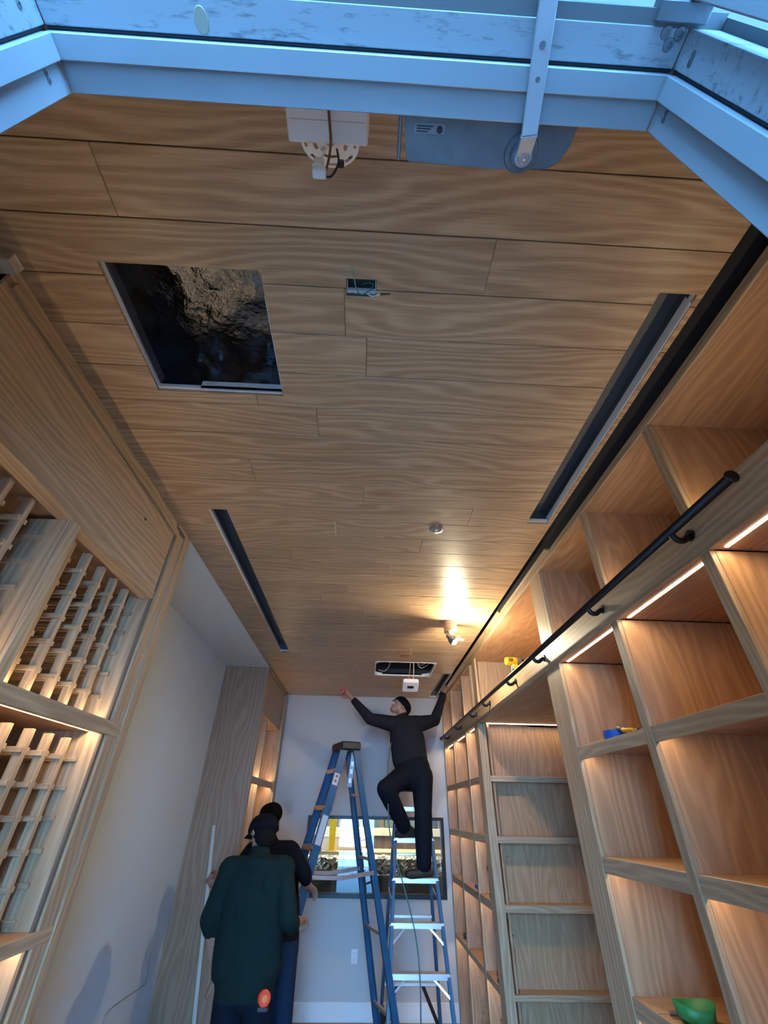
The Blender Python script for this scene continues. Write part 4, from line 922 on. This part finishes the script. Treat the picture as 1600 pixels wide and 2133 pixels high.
bxo('cream_top', (-1.62, 2.22, 8.57, 9.22, 1.501, 1.60), principled('cream_board', (0.62, 0.56, 0.38), 0.6), t, bev=0.003)
for i, (x0_, x1_, h, colr) in enumerate(((0.15, 0.34, 0.34, (0.05, 0.07, 0.07)), (0.42, 0.95, 0.27, (0.07, 0.10, 0.09)), (1.02, 1.30, 0.30, (0.04, 0.05, 0.05)), (-0.95, -0.62, 0.5, (0.30, 0.22, 0.10)), (-0.35, -0.08, 0.42, (0.20, 0.26, 0.30)))):
    t = thing('stored_crate', ['dark crate stored behind the window, beside the right rear ladder legs', 'wide grey green crate stored behind the window', 'dark crate stored behind the window, at its right end', 'ochre crate stored behind the window, at its left end', 'blue grey crate stored behind the yellow post'][i], 'crate', ((x0_ + x1_) / 2, 8.9, 1.601), 'crates behind the window')
    bxo('crate_body', (x0_, x1_, 8.75, 9.05, 1.6015, 1.60 + h), principled('crate_%d' % i, colr, 0.6), t, bev=0.008)
    bxo('crate_lid', (x0_ - 0.012, x1_ + 0.012, 8.74, 9.06, 1.6005 + h, 1.60 + h + 0.03), principled('crate_%d' % i, colr, 0.6), t, bev=0.004)
t = thing('ceiling_panel', 'lit ceiling panel in the room behind the window', 'lamp', (0.2, 8.0, 2.99))
bxo('frame', (-0.45, 0.85, 7.65, 8.35, 2.965, 2.995), white_plast, t); bxo('diffuser', (-0.42, 0.82, 7.68, 8.32, 2.955, 2.9645), principled('panel_glow', (1, 1, 1), 0.5, emit=(1, 0.9, 0.7), es=4.0), t)
area('panel_light', (0.2, 8.0, 2.95), 1.2, 0.6, ROOM2_W, (0, 0, 0), col=(1.0, 0.90, 0.68), parent=t)

# =================================================================== PEOPLE
skin_m = principled('skin', (0.36, 0.19, 0.13), 0.55)
def capsule(bm, p0, p1, r0, r1, flat=1.0, side=None, n=16, k=5):
    """rounded taper from p0 to p1; cross-section squeezed by flat at right angles to side"""
    p0, p1 = Vector(p0), Vector(p1); d = p1 - p0
    if d.length < 1e-5: d = Vector((0, 0, 1e-4))
    a = d.normalized()
    if side is None: _, s, u = frame_of(a)
    else:
        s = Vector(side); s = (s - a * s.dot(a)).normalized(); u = s.cross(a)
    rings = []
    def ring(c, r): rings.append([bm.verts.new(c + s * (r * math.cos(2 * math.pi * i / n)) + u * (r * flat * math.sin(2 * math.pi * i / n))) for i in range(n)])
    for j in range(1, k + 1): t_ = math.pi / 2 * j / k; ring(p0 - a * (r0 * math.cos(t_) * (flat if flat < 1 else 1)), r0 * math.sin(t_))
    for f in (0.33, 0.66): ring(p0.lerp(p1, f), r0 + (r1 - r0) * f)
    for j in range(k, 0, -1): t_ = math.pi / 2 * j / k; ring(p1 + a * (r1 * math.cos(t_) * (flat if flat < 1 else 1)), r1 * math.sin(t_))
    for A, B in zip(rings, rings[1:]):
        for i in range(n): bm.faces.new((A[i], A[(i + 1) % n], B[(i + 1) % n], B[i]))
    bm.faces.new(rings[0][::-1]); bm.faces.new(rings[-1])
def seg_dist(p, S):
    p0, p1, r0, r1 = S[0], S[1], S[2], S[3]; d = p1 - p0; L2 = d.length_squared
    t_ = 0 if L2 < 1e-9 else max(0, min(1, (p - p0).dot(d) / L2))
    return (p - p0.lerp(p1, t_)).length - (r0 + (r1 - r0) * t_) * (0.5 + 0.5 * S[4])
def body(name, segs, mats, parent, voxel=0.008, hem=None):
    """segs: (p0,p1,r0,r1,flat,side,material index) -> one continuous remeshed surface"""
    bm = bmesh.new()
    for s_ in segs: capsule(bm, s_[0], s_[1], s_[2], s_[3], s_[4], s_[5])
    o = obj(name, bm, mats, parent)
    md = o.modifiers.new('r', 'REMESH'); md.mode = 'VOXEL'; md.voxel_size = voxel
    ms = o.modifiers.new('s', 'SMOOTH'); ms.factor = 0.5; ms.iterations = 6
    dg = bpy.context.evaluated_depsgraph_get(); me = bpy.data.meshes.new_from_object(o.evaluated_get(dg))
    o.modifiers.clear(); o.data = me; me.materials.clear()
    for m in mats: me.materials.append(m)
    off = world_loc(parent)
    S = [(Vector(s_[0]) - off, Vector(s_[1]) - off, s_[2], s_[3], s_[4], s_[6]) for s_ in segs]
    for p in me.polygons:
        c = p.center; mi = min(S, key=lambda q: seg_dist(c, q))[5]; p.use_smooth = True
        if hem and mi in (0, 2): mi = 2 if c.z < hem else 0
        p.material_index = mi
    return o
def hand_segs(wrist, d, nrm, thumb_side, curl, mi, spread=0.0, scale=1.0, point=False):
    """palm, four unequal bent fingers and a thumb leaving the side of the palm"""
    w, d, nrm = Vector(wrist), Vector(d).normalized(), Vector(nrm)
    nrm = (nrm - d * nrm.dot(d)).normalized(); sd = d.cross(nrm).normalized() * thumb_side; k = scale
    out = [(w - d * 0.02 * k, w + d * 0.02 * k, 0.024 * k, 0.030 * k, 0.75, sd, mi), (w + d * 0.025 * k, w + d * 0.085 * k, 0.034 * k, 0.038 * k, 0.42, sd, mi)]
    for i, (off, L) in enumerate(((0.029, 0.075), (0.010, 0.085), (-0.010, 0.078), (-0.029, 0.060))):
        base = w + (d * 0.088 + sd * off) * k; c_ = curl if not (point and i == 0) else 0.05
        d1 = (d + sd * off * spread * 10).normalized()
        a1 = (d1 * math.cos(c_ * 0.6) - nrm * math.sin(c_ * 0.6)).normalized(); a2 = (d1 * math.cos(c_ * 1.5) - nrm * math.sin(c_ * 1.5)).normalized()
        m_ = base + a1 * L * 0.55 * k; e_ = m_ + a2 * L * 0.5 * k
        out += [(base, m_, 0.0095 * k, 0.009 * k, 1, None, mi), (m_, e_, 0.009 * k, 0.0075 * k, 1, None, mi)]
    b_ = w + (d * 0.030 + sd * 0.030) * k; m_ = b_ + (d * 0.7 + sd * 0.7 - nrm * 0.2).normalized() * 0.038 * k; e_ = m_ + (d * 0.95 + sd * 0.15 - nrm * 0.35).normalized() * 0.032 * k
    out += [(b_, m_, 0.0125 * k, 0.011 * k, 1, None, mi), (m_, e_, 0.011 * k, 0.0085 * k, 1, None, mi)]
    return out
def head_segs(c, fwd, up, mi, k=1.09):
    c, f, u = Vector(c), Vector(fwd).normalized(), Vector(up).normalized(); u = (u - f * u.dot(f)).normalized(); s = f.cross(u).normalized()
    P = lambda a, b, z: c + (f * a + s * b + u * z) * k
    out = [(P(-0.015, 0, 0.025), P(0.015, 0, 0.03), 0.082 * k, 0.080 * k, 0.92, f, mi), (P(0.02, 0, -0.04), P(0.035, 0, -0.075), 0.062 * k, 0.040 * k, 0.9, s, mi),
           (P(0.085, 0, 0.012), P(0.106, 0, -0.022), 0.009 * k, 0.013 * k, 1, None, mi),                          # nose
           (P(0.075, -0.02, -0.055), P(0.075, 0.02, -0.055), 0.010 * k, 0.010 * k, 0.7, None, mi),                # lips
           (P(0.082, -0.04, 0.032), P(0.082, 0.04, 0.032), 0.010 * k, 0.010 * k, 1, None, mi)]                     # brow
    for e in (-1, 1): out.append((P(-0.005, 0.080 * e, 0.015), P(-0.008, 0.083 * e, -0.022), 0.013 * k, 0.010 * k, 0.6, f, mi))
    return out, P, s
def eyes_for(parent, P, s):
    for e in (-1, 1):
        bm = bmesh.new(); bmesh.ops.create_uvsphere(bm, u_segments=10, v_segments=8, radius=0.011, matrix=Matrix.Translation(P(0.080, 0.032 * e, 0.012)))
        eo = obj('eye', bm, white_plast, parent, smooth=True)
        bm = bmesh.new(); bmesh.ops.create_uvsphere(bm, u_segments=8, v_segments=6, radius=0.0055, matrix=Matrix.Translation(P(0.0875, 0.032 * e, 0.012))); obj('iris', bm, plastic_blk, eo, smooth=True)
def cap_for(parent, c, fwd, up, mat, bill_dir=1.0, k=1.12):
    c, f, u = Vector(c), Vector(fwd).normalized(), Vector(up).normalized(); u = (u - f * u.dot(f)).normalized(); s = f.cross(u).normalized()
    bm = bmesh.new(); n, m_ = 28, 8; rings = []
    for j in range(m_ + 1):
        t_ = (math.pi / 2) * j / m_ * 0.985
        rings.append([bm.verts.new(c + u * (0.012 + 0.092 * math.sin(t_)) * k + (f * 0.106 * math.cos(2 * math.pi * i / n) + s * 0.094 * math.sin(2 * math.pi * i / n)) * math.cos(t_) ** 0.72 * k) for i in range(n)])
    for A, B in zip(rings, rings[1:]):
        for i in range(n): bm.faces.new((A[i], A[(i + 1) % n], B[(i + 1) % n], B[i]))
    bm.faces.new(rings[-1]); bm.faces.new(rings[0][::-1])
    cp = obj('cap', bm, mat, parent, smooth=True)
    bm = bmesh.new(); rows = []
    for j in range(5):
        rr = 0.10 + 0.075 * j / 4; row = []
        for i in range(11):
            a = (i / 10 - 0.5) * 2.0 * (1 - 0.10 * j)
            row.append(c + (f * bill_dir * (rr * math.cos(a * 0.85) + 0.0) + s * 0.092 * math.sin(a * 0.95) * (1 - 0.05 * j) + u * (0.016 - 0.010 * (j / 4) - 0.018 * a * a)) * k)
        rows.append(row)
    up_ = [[bm.verts.new(p + u * 0.002) for p in r_] for r_ in rows]; dn = [[bm.verts.new(p - u * 0.002) for p in r_] for r_ in rows]
    for j in range(4):
        for i in range(10):
            bm.faces.new((up_[j][i], up_[j][i + 1], up_[j + 1][i + 1], up_[j + 1][i])); bm.faces.new((dn[j][i], dn[j + 1][i], dn[j + 1][i + 1], dn[j][i + 1]))
    for i in range(10): bm.faces.new((up_[4][i], up_[4][i + 1], dn[4][i + 1], dn[4][i])); bm.faces.new((up_[0][i], dn[0][i], dn[0][i + 1], up_[0][i + 1]))
    for e in (0, 10):
        for j in range(4): bm.faces.new((up_[j][e], up_[j + 1][e], dn[j + 1][e], dn[j][e]))
    obj('bill', bm, mat, cp, smooth=True)
    bm = bmesh.new(); lathe(bm, [(0.007, 0), (0.005, 0.004)], c + u * 0.104 * k, u, 10); obj('button', bm, mat, cp)
V = Vector
def leg(hip, knee, ankle, toe, heel, rr, mi, shoe):
    hip, knee, ankle, toe, heel = map(V, (hip, knee, ankle, toe, heel)); sx = (toe - heel).normalized()
    sole = V((0, 0, 1)).cross(sx)
    return [(hip, knee, rr, rr * 0.72, 0.95, None, mi), (knee, knee.lerp(ankle, 0.35), rr * 0.72, rr * 0.70, 1, None, mi), (knee.lerp(ankle, 0.35), ankle, rr * 0.70, rr * 0.58, 1, None, mi),
            (heel + V((0, 0, 0.045)), heel.lerp(toe, 0.75) + V((0, 0, 0.036)), 0.040, 0.046, 0.85, sole, shoe), (heel.lerp(toe, 0.6) + V((0, 0, 0.034)), toe - sx * 0.035 + V((0, 0, 0.032)), 0.047, 0.036, 0.75, sole, shoe),
            (ankle + V((0, 0, -0.01)), heel.lerp(toe, 0.22) + V((0, 0, 0.05)), 0.046, 0.045, 1, None, shoe)]

# --- man in dark green shirt and black cap, back to the camera
sh1 = principled('dark_green_cloth', (0.008, 0.019, 0.018), 0.85, spec=0.08, bump=0.25, bscale=25)
navy = principled('navy_denim', (0.005, 0.009, 0.016), 0.85, spec=0.08, bump=0.2, bscale=60)
shoe_m = principled('dark_boot', (0.02, 0.016, 0.012), 0.6)
blackcloth = principled('black_cloth', (0.006, 0.006, 0.008), 0.85, spec=0.08, bump=0.2, bscale=30)
m1 = thing('person', 'man in dark green shirt and black cap standing with his back to the camera', 'person', (-0.67, 3.82, 0))
X = V((1, 0, 0)); hc = V((-0.692, 3.885, 1.672))
hs1, P1, s1 = head_segs(hc, (-0.68, 0.68, -0.22), (0, 0.15, 1), 1)
segs = [(V((-0.66, 3.83, 0.93)), V((-0.662, 3.825, 1.06)), 0.185, 0.185, 0.68, X, 0), (V((-0.662, 3.825, 1.06)), V((-0.675, 3.82, 1.30)), 0.185, 0.200, 0.66, X, 0),
        (V((-0.675, 3.82, 1.30)), V((-0.685, 3.825, 1.44)), 0.200, 0.165, 0.62, X, 0), (V((-0.865, 3.82, 1.470)), V((-0.505, 3.82, 1.480)), 0.085, 0.085, 0.95, None, 0), (V((-0.765, 3.825, 1.02)), V((-0.775, 3.82, 1.41)), 0.115, 0.118, 0.95, X, 0), (V((-0.565, 3.825, 1.02)), V((-0.595, 3.82, 1.42)), 0.115, 0.118, 0.95, X, 0), (V((-0.70, 3.80, 1.10)), V((-0.69, 3.80, 1.44)), 0.13, 0.12, 0.8, X, 0),
        (V((-0.685, 3.83, 1.50)), V((-0.69, 3.85, 1.55)), 0.14, 0.075, 0.9, X, 0), (V((-0.69, 3.845, 1.52)), V((-0.692, 3.875, 1.62)), 0.058, 0.056, 1, X, 1),
        (V((-0.865, 3.815, 1.455)), V((-0.935, 3.785, 1.235)), 0.078, 0.062, 1, None, 0), (V((-0.935, 3.785, 1.235)), V((-0.922, 3.81, 1.19)), 0.062, 0.056, 1, None, 0),
        (V((-0.925, 3.80, 1.20)), V((-0.885, 3.86, 1.035)), 0.043, 0.030, 1, None, 1),
        (V((-0.505, 3.815, 1.46)), V((-0.435, 3.755, 1.245)), 0.074, 0.064, 1, None, 0), (V((-0.435, 3.755, 1.245)), V((-0.415, 3.80, 1.215)), 0.064, 0.058, 1, None, 0),
        (V((-0.42, 3.785, 1.22)), V((-0.385, 3.99, 1.195)), 0.042, 0.030, 1, None, 1)]
segs += hs1 + hand_segs((-0.885, 3.86, 1.035), (0.15, 0.15, -1), (0.9, 0.3, 0.1), 1, 0.5, 1) + hand_segs((-0.385, 3.99, 1.195), (0.1, 1, -0.1), (-0.3, 0, 1), -1, 0.7, 1)
segs += leg((-0.745, 3.83, 0.90), (-0.755, 3.84, 0.48), (-0.76, 3.83, 0.10), (-0.79, 4.03, 0.0), (-0.75, 3.77, 0.0), 0.098, 2, 3) + leg((-0.575, 3.83, 0.90), (-0.565, 3.84, 0.48), (-0.56, 3.83, 0.10), (-0.54, 4.03, 0.0), (-0.56, 3.77, 0.0), 0.098, 2, 3)
body('body', segs, [sh1, skin_m, navy, shoe_m], m1, hem=0.875)
eyes_for(m1, P1, s1)
cap_for(m1, hc, (-0.68, 0.68, -0.22), (0, 0.15, 1), blackcloth)
bm = bmesh.new(); hair = P1(-0.045, 0, -0.01); capsule(bm, P1(-0.018, 0, 0.005), P1(-0.026, 0, -0.022), 0.094, 0.074, 0.95); obj('cropped_hair', bm, principled('dark_hair', (0.012, 0.009, 0.008), 0.9, spec=0.05), m1, smooth=True)
tp = V((-0.515, 3.685, 0.915))
t = thing('tape_measure', 'red and orange tape measure clipped to the waist of the man in green', 'tape measure', tuple(tp))
bm = bmesh.new(); lathe(bm, [(0.030, -0.02), (0.036, -0.016), (0.036, 0.016), (0.030, 0.02)], tp, (0.35, -1, 0.1), 18); cs = obj('casing', bm, principled('signal_red', (0.80, 0.05, 0.02), 0.4), t)
bm = bmesh.new(); lathe(bm, [(0.017, 0), (0.016, 0.002)], tp + V((0.35, -1, 0.1)).normalized() * 0.02, (0.35, -1, 0.1), 16); obj('sticker', bm, principled('orange_label', (0.85, 0.22, 0.02), 0.5), cs)
bxo('bumper', (tp.x - 0.03, tp.x + 0.03, tp.y - 0.018, tp.y + 0.018, tp.z - 0.052, tp.z - 0.030), plastic_blk, t, bev=0.003)

# --- man in black T-shirt and jeans behind him
jeans = principled('blue_jeans', (0.010, 0.022, 0.045), 0.9, spec=0.1, bump=0.2, bscale=70, var=0.3)
m2 = thing('person', 'bareheaded man in black T-shirt and jeans behind the man in the cap', 'person', (-0.58, 4.5, 0))
hc2 = V((-0.775, 4.56, 1.74))
hs2, P2, s2 = head_segs(hc2, (-0.62, 0.72, -0.28), (0, 0.15, 1), 1)
segs = [(V((-0.575, 4.50, 0.94)), V((-0.59, 4.50, 1.10)), 0.160, 0.165, 0.68, X, 2), (V((-0.59, 4.50, 1.10)), V((-0.66, 4.50, 1.36)), 0.168, 0.185, 0.64, X, 0), (V((-0.66, 4.50, 1.36)), V((-0.71, 4.51, 1.50)), 0.185, 0.150, 0.62, X, 0),
        (V((-0.87, 4.53, 1.535)), V((-0.560, 4.49, 1.545)), 0.070, 0.070, 0.95, None, 0), (V((-0.72, 4.51, 1.54)), V((-0.74, 4.53, 1.60)), 0.10, 0.062, 0.9, X, 0), (V((-0.74, 4.53, 1.58)), V((-0.765, 4.55, 1.68)), 0.055, 0.052, 1, X, 1),
        (V((-0.545, 4.49, 1.535)), V((-0.425, 4.46, 1.405)), 0.068, 0.058, 1, None, 0), (V((-0.425, 4.46, 1.405)), V((-0.410, 4.48, 1.372)), 0.058, 0.052, 1, None, 0), (V((-0.412, 4.475, 1.38)), V((-0.392, 4.56, 1.322)), 0.040, 0.028, 1, None, 1),
        (V((-0.88, 4.54, 1.53)), V((-1.07, 4.62, 1.30)), 0.066, 0.052, 1, None, 0), (V((-1.07, 4.62, 1.30)), V((-1.235, 4.84, 1.29)), 0.040, 0.029, 1, None, 1)]
segs += hs2 + hand_segs((-0.392, 4.56, 1.322), (0.35, 0.8, -0.35), (0, 0.3, 1), -1, 0.75, 1, point=True) + hand_segs((-1.235, 4.84, 1.29), (-0.55, 0.75, 0.35), (-0.6, -0.4, 0.2), 1, 0.6, 1)
segs += leg((-0.635, 4.50, 0.93), (-0.60, 4.52, 0.50), (-0.60, 4.50, 0.10), (-0.63, 4.70, 0), (-0.59, 4.44, 0), 0.090, 2, 3) + leg((-0.505, 4.50, 0.93), (-0.475, 4.52, 0.50), (-0.465, 4.50, 0.10), (-0.45, 4.70, 0), (-0.46, 4.44, 0), 0.090, 2, 3)
body('body', segs, [blackcloth, skin_m, jeans, shoe_m], m2, hem=1.02)
eyes_for(m2, P2, s2)
bm = bmesh.new(); capsule(bm, P2(-0.035, 0, 0.035), P2(0.02, 0, 0.05), 0.088, 0.080, 0.95); capsule(bm, P2(-0.045, 0, 0.0), P2(-0.05, 0, -0.03), 0.070, 0.052, 0.95)
obj('hair', bm, principled('black_hair', (0.005, 0.004, 0.004), 0.8, spec=0.05, bump=0.5, bscale=150), m2, smooth=True)

# --- man on the ladder, reaching both ways and looking up
charcoal = principled('charcoal_knit', (0.016, 0.016, 0.019), 0.9, spec=0.08, bump=0.25, bscale=40)
nblk = principled('black_work_trousers', (0.007, 0.009, 0.013), 0.85, spec=0.08, bump=0.25, bscale=45)
m3 = thing('person', 'man in charcoal sweater on the ladder, looking up with both arms raised', 'person', (0.55, 5.25, 1.30))
hc3 = V((0.435, 5.47, 2.832))
hs3, P3, s3 = head_segs(hc3, (-0.62, -0.18, 0.76), (0.76, 0.10, 0.62), 1)
segs = [(V((0.555, 5.31, 2.14)), V((0.545, 5.33, 2.22)), 0.200, 0.192, 0.72, X, 2), (V((0.535, 5.335, 2.235)), V((0.525, 5.35, 2.27)), 0.182, 0.180, 0.70, X, 1), (V((0.525, 5.35, 2.285)), V((0.505, 5.39, 2.46)), 0.195, 0.198, 0.70, X, 0),
        (V((0.505, 5.39, 2.46)), V((0.49, 5.43, 2.62)), 0.200, 0.185, 0.66, X, 0), (V((0.335, 5.44, 2.655)), V((0.645, 5.47, 2.670)), 0.088, 0.088, 0.95, None, 0), (V((0.48, 5.45, 2.66)), V((0.46, 5.46, 2.72)), 0.105, 0.066, 0.9, X, 0),
        (V((0.46, 5.455, 2.70)), V((0.445, 5.465, 2.79)), 0.058, 0.056, 1, X, 1),
        (V((0.315, 5.44, 2.655)), V((0.075, 5.31, 2.675)), 0.086, 0.062, 1, None, 0), (V((0.075, 5.31, 2.675)), V((-0.115, 5.21, 2.842)), 0.062, 0.040, 1, None, 0), (V((-0.105, 5.215, 2.835)), V((-0.150, 5.195, 2.872)), 0.030, 0.027, 1, None, 1),
        (V((0.665, 5.48, 2.665)), V((0.865, 5.66, 2.735)), 0.088, 0.066, 1, None, 0), (V((0.865, 5.66, 2.735)), V((1.000, 5.74, 3.035)), 0.066, 0.042, 1, None, 0), (V((0.998, 5.74, 3.03)), V((1.012, 5.75, 3.07)), 0.030, 0.028, 1, None, 1)]
segs += hs3 + hand_segs((-0.150, 5.195, 2.872), (-0.75, -0.2, 0.5), (0.3, 0.6, 0.7), 1, 1.0, 1) + hand_segs((1.012, 5.75, 3.07), (0.35, 0.35, 0.75), (-0.2, -0.85, 0.4), -1, 0.45, 1, scale=0.95)
segs += leg((0.645, 5.30, 2.13), (0.635, 5.205, 1.80), (0.630, 5.235, 1.42), (0.435, 5.225, 1.303), (0.690, 5.245, 1.303), 0.125, 2, 3)
segs += leg((0.475, 5.29, 2.14), (0.245, 5.02, 2.00), (0.445, 5.30, 1.71), (0.345, 5.33, 1.603), (0.575, 5.36, 1.603), 0.122, 2, 3)
body('body', segs, [charcoal, skin_m, nblk, shoe_m], m3)
eyes_for(m3, P3, s3)
cap_for(m3, hc3, (-0.62, -0.18, 0.76), (0.76, 0.10, 0.62), blackcloth, bill_dir=-1.0)
t = thing('red_tool', 'small red tool held up in the left hand of the man on the ladder', 'tool', (-0.235, 5.165, 2.92))
bm = bmesh.new(); box(bm, -0.275, -0.215, 5.13, 5.19, 2.905, 2.955, bev=0.008); obj('tool_body', bm, red_m, t)
bm = bmesh.new(); tube(bm, [(-0.245, 5.16, 2.955), (-0.250, 5.155, 2.985)], 0.010, 10); obj('tip', bm, red_m, t)
# cord hanging from his hip to the floor
bm = bmesh.new()
pts = [at_y(u, v, Y) for u, v, Y in ((815, 1547, 5.22), (808, 1605, 5.15), (809, 1690, 5.0), (811, 1725, 5.0), (820, 1772, 5.0), (845, 1860, 4.98), (866, 1950, 4.95), (875, 2040, 4.9), (877, 2133, 4.85))]
pts += [V((pts[-1].x, 4.83, 0.25)), V((pts[-1].x - 0.02, 4.80, 0.02)), V((pts[-1].x + 0.2, 4.72, 0.008))]
tube(bm, spline(pts), 0.0055, 8); tag(obj('extension_lead', bm, principled('teal_cord', (0.05, 0.16, 0.16), 0.5), origin=(0.5, 4.83, 0), smooth=True), 'thin teal cord hanging from the man on the ladder to the floor', 'cord')
